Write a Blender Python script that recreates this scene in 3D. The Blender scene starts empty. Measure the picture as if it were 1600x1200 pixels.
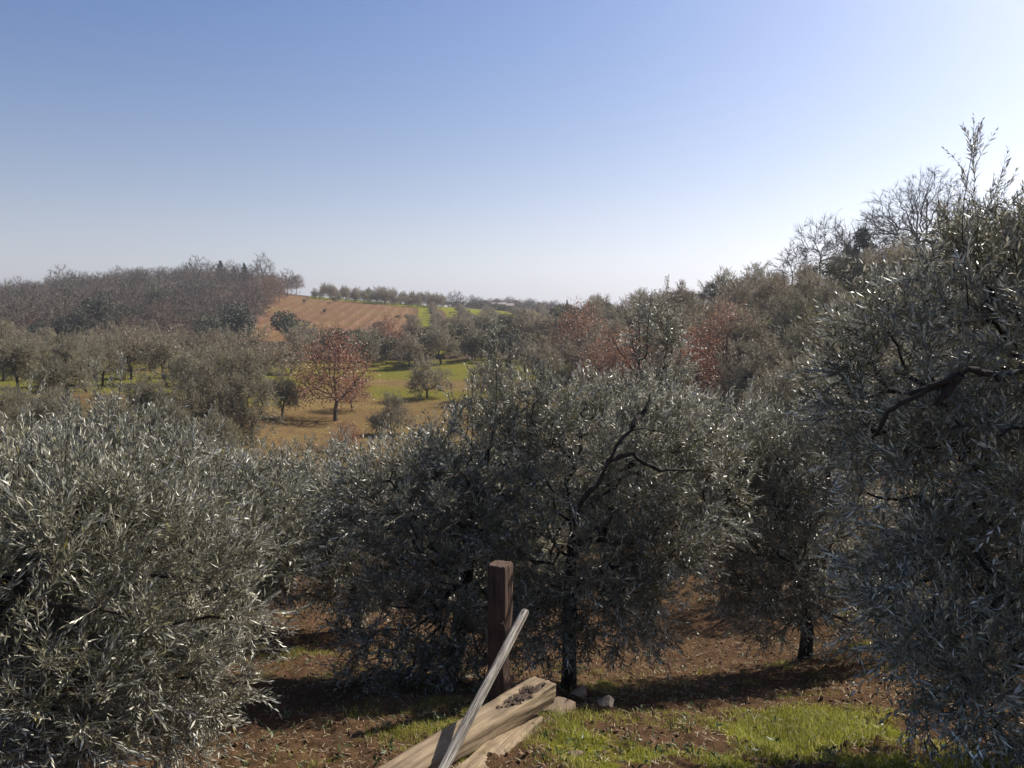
import bpy, math, random
import numpy as np
from math import radians, sin, cos, tan, atan, pi

# ------------------------------------------------------------------ camera, world, sun, exposure
SC = bpy.context.scene
FOC, PITCH = 1203.0, radians(4.75)
SUN_AZ, SUN_EL = radians(55), radians(41)          # azimuth measured clockwise from +Y (the view direction)
cam = bpy.data.cameras.new('camera')
cam.sensor_width = 36.0
cam.lens = 36.0 * FOC / 1600.0
cam.clip_start, cam.clip_end = 0.05, 6000
cam_o = bpy.data.objects.new('camera', cam)
SC.collection.objects.link(cam_o)
cam_o.location = (0, 0, 0)
cam_o.rotation_euler = (pi / 2 - PITCH, 0, 0)
SC.camera = cam_o

W = bpy.data.worlds.new('World')
SC.world = W
W.use_nodes = True
nt = W.node_tree
bg = nt.nodes['Background']
sky = nt.nodes.new('ShaderNodeTexSky')
sky.sky_type = 'NISHITA'
sky.sun_disc = False
sky.sun_elevation = SUN_EL
sky.sun_rotation = SUN_AZ
sky.altitude = 600
sky.air_density = 1.0
sky.dust_density = 2.4
sky.ozone_density = 2.5
# thin white haze low in the sky, the same all round the horizon
def wn(typ, **kw):
    n = nt.nodes.new(typ)
    for k, v in kw.items():
        setattr(n, k, v)
    return n
hs = wn('ShaderNodeHueSaturation')
hs.inputs['Saturation'].default_value = 1.29
hs.inputs['Hue'].default_value = 0.508
nt.links.new(sky.outputs[0], hs.inputs['Color'])
tc = wn('ShaderNodeTexCoord')
sx = wn('ShaderNodeSeparateXYZ')
nt.links.new(tc.outputs['Generated'], sx.inputs[0])
az = wn('ShaderNodeMath', operation='ABSOLUTE')
nt.links.new(sx.outputs[2], az.inputs[0])
ex = wn('ShaderNodeMath', operation='MULTIPLY')
nt.links.new(az.outputs[0], ex.inputs[0])
ex.inputs[1].default_value = -4.4
ep = wn('ShaderNodeMath', operation='EXPONENT')
nt.links.new(ex.outputs[0], ep.inputs[0])
bw = wn('ShaderNodeRGBToBW')
nt.links.new(sky.outputs[0], bw.inputs[0])
hz = wn('ShaderNodeMix', data_type='RGBA', blend_type='MULTIPLY')
hz.inputs[0].default_value = 1.0
nt.links.new(bw.outputs[0], hz.inputs[6])
hz.inputs[7].default_value = (1.02, 1.01, 1.12, 1.0)
hm = wn('ShaderNodeMix', data_type='RGBA')
nt.links.new(ep.outputs[0], hm.inputs[0])
nt.links.new(hs.outputs[0], hm.inputs[6])
nt.links.new(hz.outputs[2], hm.inputs[7])
nt.links.new(hm.outputs[2], bg.inputs[0])
bg.inputs[1].default_value = 0.103

sl = bpy.data.lights.new('sun', 'SUN')
sl.energy = 5.0
sl.angle = radians(0.53)
sl.color = (1.0, 0.93, 0.82)
sun_o = bpy.data.objects.new('sun', sl)
SC.collection.objects.link(sun_o)
sun_o.rotation_euler = (pi / 2 - SUN_EL, 0, pi - SUN_AZ)
sun_o.location = (30, 40, 40)

vs = SC.view_settings
vs.view_transform = 'Standard'
vs.look = 'None'
vs.exposure = 0.47
vs.gamma = 1.0
vs.use_curve_mapping = False
SC.cycles.max_bounces = 5
SC.cycles.diffuse_bounces = 4
SC.cycles.glossy_bounces = 2
SC.cycles.transmission_bounces = 4
SC.cycles.volume_bounces = 0
SC.cycles.caustics_reflective = False
SC.cycles.caustics_refractive = False

R0 = np.random.default_rng(7)
UP = np.array([0, 0, 1.0])

# ------------------------------------------------------------------ small maths
def nrm(v):
    v = np.asarray(v, float)
    return v / (np.linalg.norm(v, axis=-1, keepdims=True) + 1e-9)

def P(px, py, Y):
    """world point that lies at distance Y (along +Y) on the sight line of a photo position"""
    k = (600.0 - py) / FOC
    z = Y * (k * cos(PITCH) - sin(PITCH)) / (cos(PITCH) + k * sin(PITCH))
    f = Y * cos(PITCH) - z * sin(PITCH)
    return np.array([(px - 800.0) / FOC * f, Y, z])

def hash2(ix, iy, seed):
    h = (ix.astype(np.int64) * 374761393 + iy.astype(np.int64) * 668265263 + seed * 1442695041) & 0x7fffffff
    h = ((h ^ (h >> 13)) * 1274126177) & 0x7fffffff
    h = h ^ (h >> 16)
    return (h & 0xffffff) / float(0xffffff)

def vnoise(x, y, seed=0):
    ix, iy = np.floor(x), np.floor(y)
    fx, fy = x - ix, y - iy
    fx = fx * fx * (3 - 2 * fx)
    fy = fy * fy * (3 - 2 * fy)
    a, b = hash2(ix, iy, seed), hash2(ix + 1, iy, seed)
    c, d = hash2(ix, iy + 1, seed), hash2(ix + 1, iy + 1, seed)
    return (a * (1 - fx) + b * fx) * (1 - fy) + (c * (1 - fx) + d * fx) * fy

def fbm(x, y, seed=0, octs=4):
    s, a, t = 0, 1.0, 0
    for i in range(octs):
        s = s + a * vnoise(x * 2 ** i + 17.3 * i, y * 2 ** i - 9.1 * i, seed + i)
        t += a
        a *= 0.5
    return s / t

def sstep(a, b, x):
    t = np.clip((x - a) / (b - a), 0, 1)
    return t * t * (3 - 2 * t)

# ------------------------------------------------------------------ terrain
CP = [  # (photo x, photo y of the bare ground, distance)
    (-400, 1374, 3), (400, 1374, 3), (1000, 1374, 3), (2000, 1374, 3),
    (800, 1205, 4.6), (1100, 1200, 4.6), (350, 1205, 5.1), (100, 1200, 5), (-300, 1200, 5),
    (1300, 1150, 5.5), (1600, 1130, 5.5), (2000, 1080, 5.5),
    (780, 1095, 6.5), (870, 1118, 6.2), (888, 1082, 8.0), (1250, 1032, 9.5), (1080, 955, 13),
    (480, 1010, 9.5), (450, 915, 14), (100, 1000, 9.5), (-300, 950, 9.5), (-300, 800, 18),
    (1600, 930, 10), (2000, 860, 10), (1600, 720, 20), (2000, 640, 20), (1400, 730, 25),
    (800, 860, 20), (500, 855, 20), (100, 840, 20), (800, 760, 35), (500, 765, 35), (100, 740, 33),
    (1150, 700, 37), (1000, 750, 32), (1250, 650, 38), (1600, 580, 36), (2000, 520, 40),
    (650, 668, 64), (480, 655, 66), (500, 592, 92), (700, 577, 102), (900, 572, 105), (620, 580, 105),
    (110, 625, 58), (270, 606, 74), (0, 668, 45), (-300, 640, 55), (-300, 570, 100),
    (100, 560, 105), (300, 560, 110), (1000, 580, 75), (1050, 625, 55), (1000, 535, 110), (1150, 510, 85),
    (560, 534, 152), (480, 530, 150), (500, 466, 270), (430, 492, 212), (660, 485, 258), (690, 515, 175),
    (740, 520, 180), (850, 525, 170), (700, 500, 230), (800, 494, 255), (690, 481, 270), (580, 473, 270),
    (240, 530, 140), (60, 530, 140), (-300, 530, 150), (240, 484, 210), (60, 499, 205),
    (240, 447, 285), (60, 473, 270), (-60, 486, 270), (-300, 505, 290), (400, 449, 285), (460, 463, 280),
    (920, 502, 150), (1100, 482, 92), (1250, 446, 84), (1430, 424, 96), (1600, 405, 85), (2000, 380, 85),
    (1430, 470, 60), (1600, 470, 50), (1250, 500, 62),
    (840, 488, 330), (780, 488, 350), (900, 495, 260), (960, 500, 300), (815, 477, 440), (740, 484, 440), (880, 488, 440),
    (100, 510, 420), (300, 500, 420), (500, 490, 420), (1100, 505, 420), (1400, 500, 420), (2000, 480, 420), (-300, 515, 420),
    (100, 505, 1400), (800, 504, 1400), (1500, 505, 1400),
]
def _ker(d2):
    return 0.5 * d2 * np.log(d2 + 1e-9)
_cx = np.array([[c[0] / 400.0, 2.0 * math.log(c[2])] for c in CP])
_cy = np.array([c[1] for c in CP], float)
_n = len(CP)
_A = np.zeros((_n + 3, _n + 3))
_A[:_n, :_n] = _ker(((_cx[:, None] - _cx[None]) ** 2).sum(-1)) + 0.02 * np.eye(_n)
_A[:_n, _n] = 1
_A[:_n, _n + 1:] = _cx
_A[_n:, :_n] = _A[:_n, _n:].T
_w = np.linalg.solve(_A, np.concatenate([_cy, [0, 0, 0]]))

def H(x, y):
    x, y = np.broadcast_arrays(np.asarray(x, float), np.asarray(y, float))
    sh = x.shape
    x, y = x.ravel(), y.ravel()
    out = np.empty(len(x))
    for s in range(0, len(x), 20000):
        xs, ys = x[s:s + 20000], y[s:s + 20000]
        Y = np.clip(ys, 3.0, 1300)
        px = np.clip(800 + FOC * xs / Y, -350, 2050)
        q = np.stack([px / 400.0, 2.0 * np.log(Y)], -1)
        d2 = ((q[:, None] - _cx[None]) ** 2).sum(-1)
        py = _ker(d2) @ _w[:_n] + _w[_n] + q @ _w[_n + 1:]
        k = (600.0 - py) / FOC
        z = Y * (k * cos(PITCH) - sin(PITCH)) / (cos(PITCH) + k * sin(PITCH))
        w = np.clip((ys - 0.3) / 2.7, 0, 1)
        out[s:s + 20000] = z * w + (1 - w) * (-1.68)
    return out.reshape(sh)

def clod(x, y):
    r = np.hypot(x, y)
    a = 0.075 * np.exp(-(r / 22.0) ** 2) + 0.02
    return a * (fbm(x * 1.6, y * 1.6, 3, 2) - 0.5) + 1.1 * a * (fbm(x * 6.5, y * 6.5, 5, 3) - 0.5) + 0.5 * a * (fbm(x * 17, y * 17, 6, 2) - 0.5)

def G(x, y):
    return H(x, y) + clod(np.asarray(x, float), np.asarray(y, float))

def gp(px, Y):
    z = float(G(np.array((px - 800) / FOC * Y), np.array(Y)))
    f = Y * cos(PITCH) - z * sin(PITCH)
    x = (px - 800) / FOC * f
    return np.array([x, Y, float(G(np.array(x), np.array(Y)))])

# ------------------------------------------------------------------ meshes and objects
def np_mesh(name, parts, mats, smooth=()):
    """parts: list of (verts (n,3), faces (m,k), material index); one mesh"""
    vs_, ls, lt, mi, sm = [], [], [], [], []
    off = 0
    for j, (v, f, m) in enumerate(parts):
        v = np.asarray(v, np.float32).reshape(-1, 3)
        f = np.asarray(f, np.int32)
        if len(v) == 0 or len(f) == 0:
            continue
        vs_.append(v)
        ls.append((f + off).ravel())
        lt.append(np.full(len(f), f.shape[1], np.int32))
        mi.append(np.full(len(f), m, np.int32))
        sm.append(np.full(len(f), m in smooth, bool))
        off += len(v)
    v = np.concatenate(vs_)
    l = np.concatenate(ls)
    t = np.concatenate(lt)
    me = bpy.data.meshes.new(name)
    me.vertices.add(len(v))
    me.vertices.foreach_set('co', v.ravel())
    me.loops.add(len(l))
    me.loops.foreach_set('vertex_index', l)
    me.polygons.add(len(t))
    me.polygons.foreach_set('loop_start', np.concatenate([[0], np.cumsum(t)[:-1]]).astype(np.int32))
    me.polygons.foreach_set('loop_total', t)
    me.polygons.foreach_set('material_index', np.concatenate(mi))
    me.polygons.foreach_set('use_smooth', np.concatenate(sm))
    for m in mats:
        me.materials.append(m)
    me.update(calc_edges=True)
    return me

def link(name, data, parent=None, loc=(0, 0, 0), rz=0.0, sc=1.0):
    o = bpy.data.objects.new(name, data)
    SC.collection.objects.link(o)
    o.location = [float(c) for c in loc]
    o.rotation_euler = (0, 0, float(rz))
    o.scale = (sc, sc, sc) if np.isscalar(sc) else sc
    if parent is not None:
        o.parent = parent
    return o

def tag(o, label=None, cat=None, group=None, kind=None):
    for k, v in (('label', label), ('category', cat), ('group', group), ('kind', kind)):
        if v:
            o[k] = v
    return o

def copy_tree(o, loc, rz, sc):
    c = o.copy()
    SC.collection.objects.link(c)
    c.location = [float(q) for q in loc]
    c.rotation_euler = (0, 0, float(rz))
    c.scale = (sc, sc, sc) if np.isscalar(sc) else sc
    for ch in list(o.children):
        d = ch.copy()
        SC.collection.objects.link(d)
        d.parent = c
    return c

# ------------------------------------------------------------------ materials
def mat(name):
    m = bpy.data.materials.new(name)
    m.use_nodes = True
    return m, m.node_tree, m.node_tree.nodes['Principled BSDF'], m.node_tree.nodes['Material Output']

def N(nt, typ, **kw):
    n = nt.nodes.new(typ)
    for k, v in kw.items():
        if k == 'ins':
            for a, b in v.items():
                n.inputs[a].default_value = b
        else:
            setattr(n, k, v)
    return n

def mix(nt, fac, a, b, blend='MIX'):
    n = nt.nodes.new('ShaderNodeMix')
    n.data_type = 'RGBA'
    n.blend_type = blend
    for s, v in ((n.inputs[0], fac), (n.inputs[6], a), (n.inputs[7], b)):
        if hasattr(v, 'is_output'):
            nt.links.new(v, s)
        elif isinstance(v, (tuple, list)):
            s.default_value = (*v, 1.0) if len(v) == 3 else v
        else:
            s.default_value = v
    return n.outputs[2]

def math_(nt, op, a, b=0.0, c=None, clamp=False):
    n = nt.nodes.new('ShaderNodeMath')
    n.operation = op
    n.use_clamp = clamp
    for i, v in enumerate((a, b) if c is None else (a, b, c)):
        if hasattr(v, 'is_output'):
            nt.links.new(v, n.inputs[i])
        else:
            n.inputs[i].default_value = v
    return n.outputs[0]

def maprange(nt, v, a, b, c=0.0, d=1.0):
    n = nt.nodes.new('ShaderNodeMapRange')
    nt.links.new(v, n.inputs[0])
    for i, q in enumerate((a, b, c, d)):
        n.inputs[i + 1].default_value = q
    return n.outputs[0]

def leaf_mat(name, top, under, rough=0.4, trans=0.12, var=0.35, odd=None, odd_p=0.0, tint=None, tint_amt=0.0, spec=0.5):
    """two-sided leaf: one colour above, one below, each leaf a little different, each tree a little different"""
    m, nt, b, out = mat(name)
    g = N(nt, 'ShaderNodeNewGeometry')
    oi = N(nt, 'ShaderNodeObjectInfo')
    c = mix(nt, g.outputs['Backfacing'], top, under)
    if odd:
        s = maprange(nt, g.outputs['Random Per Island'], 1 - odd_p, 1 - odd_p + 0.005)
        c = mix(nt, s, c, odd)
    if tint:
        c = mix(nt, math_(nt, 'MULTIPLY', oi.outputs['Random'], tint_amt), c, tint)
    h = N(nt, 'ShaderNodeTexWhiteNoise', noise_dimensions='1D')
    nt.links.new(g.outputs['Random Per Island'], h.inputs['W'])
    v = maprange(nt, h.outputs['Value'], 0, 1, 1 - var, 1 + var)
    hs = N(nt, 'ShaderNodeHueSaturation')
    nt.links.new(c, hs.inputs['Color'])
    cl = N(nt, 'ShaderNodeTexNoise', ins={'Scale': 2.6, 'Detail': 2})          # sprays of older and younger leaves
    tc = N(nt, 'ShaderNodeTexCoord')
    nt.links.new(tc.outputs['Object'], cl.inputs['Vector'])
    v = math_(nt, 'MULTIPLY', v, maprange(nt, cl.outputs[0], 0.3, 0.7, 0.75, 1.25))
    nt.links.new(math_(nt, 'MULTIPLY', v, maprange(nt, oi.outputs['Random'], 0, 1, 0.88, 1.12)), hs.inputs['Value'])
    nt.links.new(hs.outputs[0], b.inputs['Base Color'])
    b.inputs['Roughness'].default_value = rough
    b.inputs['Specular IOR Level'].default_value = spec
    if trans > 0:
        t = N(nt, 'ShaderNodeBsdfTranslucent')
        nt.links.new(hs.outputs[0], t.inputs['Color'])
        ms = N(nt, 'ShaderNodeMixShader')
        ms.inputs[0].default_value = trans
        nt.links.new(b.outputs[0], ms.inputs[1])
        nt.links.new(t.outputs[0], ms.inputs[2])
        nt.links.new(ms.outputs[0], out.inputs['Surface'])
    return m

def bark_mat(name, a, b2, scale=14.0, bump=0.6):
    m, nt, b, out = mat(name)
    tc = N(nt, 'ShaderNodeTexCoord')
    mp = N(nt, 'ShaderNodeMapping')
    mp.inputs['Scale'].default_value = (1, 1, 0.3)
    nt.links.new(tc.outputs['Object'], mp.inputs[0])
    n1 = N(nt, 'ShaderNodeTexNoise', ins={'Scale': scale, 'Detail': 6, 'Roughness': 0.65})
    nt.links.new(mp.outputs[0], n1.inputs['Vector'])
    f = maprange(nt, n1.outputs[0], 0.35, 0.68)
    nt.links.new(mix(nt, f, a, b2), b.inputs['Base Color'])
    b.inputs['Roughness'].default_value = 0.9
    b.inputs['Specular IOR Level'].default_value = 0.2
    bp = N(nt, 'ShaderNodeBump', ins={'Strength': bump, 'Distance': 0.02})
    nt.links.new(n1.outputs[0], bp.inputs['Height'])
    nt.links.new(bp.outputs[0], b.inputs['Normal'])
    return m

M = {}
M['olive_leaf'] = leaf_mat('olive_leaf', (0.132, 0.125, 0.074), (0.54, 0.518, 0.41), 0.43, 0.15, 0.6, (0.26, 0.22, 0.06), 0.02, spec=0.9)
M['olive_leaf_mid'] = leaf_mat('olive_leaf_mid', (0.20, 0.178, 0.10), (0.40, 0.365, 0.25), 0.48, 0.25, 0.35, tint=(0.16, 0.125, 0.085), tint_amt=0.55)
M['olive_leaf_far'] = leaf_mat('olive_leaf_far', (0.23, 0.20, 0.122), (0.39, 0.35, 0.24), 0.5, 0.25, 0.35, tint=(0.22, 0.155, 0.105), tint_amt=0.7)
M['twig'] = bark_mat('olive_twig', (0.13, 0.12, 0.09), (0.20, 0.18, 0.14), 30, 0.1)
M['olive_bark'] = bark_mat('olive_bark', (0.016, 0.013, 0.011), (0.055, 0.045, 0.036))
M['bare_bark'] = bark_mat('bare_bark', (0.115, 0.096, 0.074), (0.205, 0.172, 0.136), 3, 0.2)
M['oak_bark'] = bark_mat('oak_bark', (0.06, 0.052, 0.045), (0.12, 0.10, 0.085), 6, 0.3)
M['dead_leaf'] = leaf_mat('dry_oak_leaf', (0.36, 0.175, 0.095), (0.40, 0.22, 0.14), 0.5, 0.3, 0.4, tint=(0.27, 0.12, 0.08), tint_amt=0.5)
M['wood_leaf'] = leaf_mat('brown_wood_leaf', (0.29, 0.15, 0.09), (0.31, 0.18, 0.12), 0.8, 0.2, 0.3, tint=(0.17, 0.11, 0.08), tint_amt=0.8, spec=0.1)
M['holm_leaf'] = leaf_mat('evergreen_leaf', (0.055, 0.066, 0.038), (0.085, 0.095, 0.06), 0.6, 0.08, 0.45, tint=(0.075, 0.085, 0.045), tint_amt=0.6)
M['ivy_leaf'] = leaf_mat('ivy_leaf', (0.022, 0.040, 0.018), (0.045, 0.06, 0.03), 0.4, 0.05, 0.4)
M['hedge_leaf'] = leaf_mat('hedge_leaf', (0.10, 0.095, 0.05), (0.15, 0.135, 0.08), 0.55, 0.15, 0.4, tint=(0.16, 0.12, 0.05), tint_amt=0.7)
M['pine_leaf'] = leaf_mat('conifer_needles', (0.032, 0.045, 0.032), (0.04, 0.055, 0.04), 0.6, 0.0, 0.3)
M['grass'] = leaf_mat('grass_blades', (0.26, 0.27, 0.042), (0.28, 0.29, 0.05), 0.5, 0.42, 0.5, (0.34, 0.28, 0.13), 0.2)
M['straw'] = leaf_mat('dry_straw', (0.34, 0.28, 0.17), (0.34, 0.28, 0.17), 0.7, 0.1, 0.4)
M['weed'] = leaf_mat('weed_leaf', (0.07, 0.10, 0.03), (0.10, 0.13, 0.05), 0.5, 0.2, 0.4)

def ground_mat():
    m, nt, b, out = mat('ground_cover')
    tc = N(nt, 'ShaderNodeTexCoord')
    a1 = N(nt, 'ShaderNodeAttribute', attribute_name='cover')     # r grass, g dry grass, b leaf litter
    a2 = N(nt, 'ShaderNodeAttribute', attribute_name='field')     # r pink-brown field, g scale of detail
    s1 = N(nt, 'ShaderNodeSeparateColor')
    s2 = N(nt, 'ShaderNodeSeparateColor')
    nt.links.new(a1.outputs[0], s1.inputs[0])
    nt.links.new(a2.outputs[0], s2.inputs[0])
    def noise(scale, det=5, ro=0.6):
        n = N(nt, 'ShaderNodeTexNoise', ins={'Scale': scale, 'Detail': det, 'Roughness': ro})
        nt.links.new(tc.outputs['Object'], n.inputs['Vector'])
        return n.outputs[0]
    nf, nm, nl, nc = noise(18, 6, 0.7), noise(2.2), noise(0.28), noise(60, 4, 0.7)
    soil = mix(nt, maprange(nt, nf, 0.3, 0.7), (0.050, 0.031, 0.019), (0.19, 0.115, 0.062))
    soil = mix(nt, maprange(nt, nm, 0.35, 0.7), soil, (0.105, 0.064, 0.039))
    dry = mix(nt, maprange(nt, nf, 0.3, 0.7), (0.15, 0.108, 0.042), (0.235, 0.175, 0.07))
    dry = mix(nt, maprange(nt, nl, 0.35, 0.65), dry, (0.165, 0.105, 0.048))
    grs = mix(nt, maprange(nt, nc, 0.3, 0.7), (0.11, 0.115, 0.014), (0.22, 0.225, 0.030))
    grs = mix(nt, maprange(nt, nm, 0.4, 0.75), grs, (0.17, 0.155, 0.03))
    grs = mix(nt, math_(nt, 'MULTIPLY', s2.outputs[2], maprange(nt, nl, 0.3, 0.7, 0.45, 0.9)), grs, (0.135, 0.118, 0.030))     # thin grazed turf of the valley
    lit = mix(nt, maprange(nt, nm, 0.3, 0.7), (0.075, 0.052, 0.036), (0.13, 0.09, 0.06))
    fld = mix(nt, maprange(nt, nm, 0.3, 0.7), (0.19, 0.098, 0.055), (0.135, 0.078, 0.042))
    fld = mix(nt, maprange(nt, noise(0.07), 0.45, 0.7), fld, (0.17, 0.12, 0.045))
    fld = mix(nt, maprange(nt, s2.outputs[1], 0.45, 0.9, 0, 0.75), fld, (0.235, 0.140, 0.088))     # bare soil between the weedy rows
    def edge(v, n, lo=0.38, hi=0.62):
        return maprange(nt, math_(nt, 'ADD', v, math_(nt, 'MULTIPLY', math_(nt, 'SUBTRACT', n, 0.5), 1.1)), lo, hi)
    c = mix(nt, edge(s1.outputs[1], nm), soil, dry)
    c = mix(nt, s1.outputs[2], c, lit)
    c = mix(nt, s2.outputs[0], c, fld)
    ng = math_(nt, 'ADD', math_(nt, 'MULTIPLY', nf, 0.45), math_(nt, 'MULTIPLY', nm, 0.55))
    c = mix(nt, edge(s1.outputs[0], ng), c, grs)
    nt.links.new(c, b.inputs['Base Color'])
    b.inputs['Roughness'].default_value = 1.0
    b.inputs['Specular IOR Level'].default_value = 0.0
    bp = N(nt, 'ShaderNodeBump', ins={'Strength': 0.9, 'Distance': 0.05})
    nt.links.new(math_(nt, 'ADD', nf, math_(nt, 'MULTIPLY', nc, 0.5)), bp.inputs['Height'])
    nt.links.new(bp.outputs[0], b.inputs['Normal'])
    return m
M['ground'] = ground_mat()

# ------------------------------------------------------------------ ground sheet (polar grid round the viewpoint, reaching the horizon)
def photo_pos(x, y, z):
    f = np.maximum(y * cos(PITCH) - z * sin(PITCH), 0.5)
    return 800 + FOC * x / f, 600 - FOC * (y * sin(PITCH) + z * cos(PITCH)) / f

def cover_at(x, y, z=None):
    """what grows on the ground: grass, dry grass, litter, pink-brown field"""
    if z is None:
        z = H(x, y)
    u = 800 + FOC * x / np.maximum(y, 0.5)
    n = fbm(x * 0.35, y * 0.35, 21, 3) - 0.5
    n2 = fbm(x * 0.05, y * 0.05, 31, 3) - 0.5
    grass = np.zeros_like(x)
    # near bank below the camera: a grassy verge right of the timbers
    verge = sstep(0.05, 0.35, x - (0.16 + (y - 5.0) * 0.12)) * sstep(6.9, 5.8, y + 0.25 * np.sin(x * 2.1)) * sstep(3.6, 2.6, x)
    mid = np.exp(-((x - 1.25) / 0.42) ** 2)
    grass = np.maximum(grass, (0.55 + 1.9 * (fbm(x * 2.2, y * 2.2, 61, 3) - 0.5) - 0.20 * mid) * verge)
    grass = np.maximum(grass, (0.75 * np.exp(-((x - 0.48) / 0.36) ** 2 - ((y - 5.2) / 0.7) ** 2)))
    grass = np.maximum(grass, 0.95 * np.exp(-((x - 2.35) / 0.55) ** 2 - ((y - 5.6) / 0.5) ** 2))
    grass = np.maximum(grass, (0.20 + n) * sstep(6.0, 9.0, y) * sstep(24, 12, y))
    grass = np.maximum(grass, (0.12 + n) * sstep(0.2, -0.4, x) * sstep(24, 12, y))
    # valley floor: grass between dry strips
    val = sstep(24, 34, y) * sstep(125, 112, y)
    bands = 0.5 + 0.5 * np.sin(y * 0.42 + x * 0.16 + 4 * n2)
    grass = np.maximum(grass, val * (0.28 + 0.42 * bands * sstep(60, 95, y) + 0.5 * sstep(92, 101, y) + 0.42 * sstep(480, 300, u) + 1.2 * n2))
    dry = val * (0.75 + n2)
    # far hill: stubble field, green strips between the olives
    fld = sstep(130, 146, y) * sstep(276, 268, y) * sstep(372, 398, u + 0.0) * sstep(652 + (270 - y) * 0.1, 640 + (270 - y) * 0.1, u)
    strip = sstep(120, 135, y) * sstep(640, 655, u) * sstep(990, 940, u) * sstep(420, 330, y)
    rows = sstep(-0.45, -0.1, np.sin((x + 0.12 * y) * 2 * pi / 9.0))
    grass = np.maximum(grass, strip * (0.3 + 0.65 * rows))
    ridge = sstep(264, 268, y) * sstep(300, 290, y) * sstep(478, 492, u)
    grass = np.maximum(grass, 0.95 * ridge * sstep(700, 690, u))
    lit = sstep(118, 130, y) * (1 - fld) * (1 - strip)
    lit = np.maximum(lit, sstep(880, 980, u) * sstep(95, 60, y) * sstep(16, 30, y) * 0.8)
    lit = np.maximum(lit, sstep(950, 1000, u) * sstep(60, 90, y) * 0.8)
    return np.clip(grass, 0, 1), np.clip(dry, 0, 1), np.clip(lit, 0, 1), np.clip(fld, 0, 1)

def build_ground():
    fine = np.linspace(radians(-43), radians(43), 340)
    rest = np.linspace(radians(43), radians(317), 70)[1:-1]
    th = np.concatenate([fine, rest])
    r = np.concatenate([[0.4, 0.9, 1.5, 2.2], np.exp(np.linspace(math.log(3.0), math.log(14), 260))[:-1], np.exp(np.linspace(math.log(14), math.log(2200), 230))])
    T, Rr = np.meshgrid(th, r)
    x, y = Rr * np.sin(T), Rr * np.cos(T)
    z = G(x, y)
    g, d, l, f = cover_at(x, y)
    # furrows climbing the stubble field
    rowv = np.sin((x + 0.085 * y + 1.6 * (fbm(x * 0.04, y * 0.04, 8, 2) - 0.5)) * 2 * pi / 3.4)
    brk = fbm(x * 0.10, y * 0.05, 12, 3)
    z = z + f * 0.34 * rowv * brk
    stripe = f * np.clip(0.5 + 0.9 * rowv * brk + 0.8 * (fbm(x * 0.5, y * 0.2, 14, 3) - 0.5), 0, 1)
    nr, nth = x.shape
    v = np.stack([x, y, z], -1).reshape(-1, 3)
    i = np.arange(nr - 1)[:, None] * nth
    j = np.arange(nth)[None]
    j2 = (j + 1) % nth
    q = np.stack([(i + j), (i + j2), (i + nth + j2), (i + nth + j)], -1).reshape(-1, 4)[:, ::-1]
    me = np_mesh('ground', [(v, q, 0)], [M['ground']], smooth=(0,))
    for nm, cols in (('cover', (g, d, l)), ('field', (f, stripe, sstep(24, 34, y) * sstep(125, 112, y)))):
        at = me.attributes.new(nm, 'FLOAT_COLOR', 'POINT')
        c = np.ones((len(v), 4), np.float32)
        for k in range(3):
            c[:, k] = cols[k].ravel()
        at.data.foreach_set('color', c.ravel())
    o = link('ground', me)
    tag(o, 'red-brown sloping soil with patchy grass falling to the valley', None, None, 'structure')
    return o
build_ground()

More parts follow.
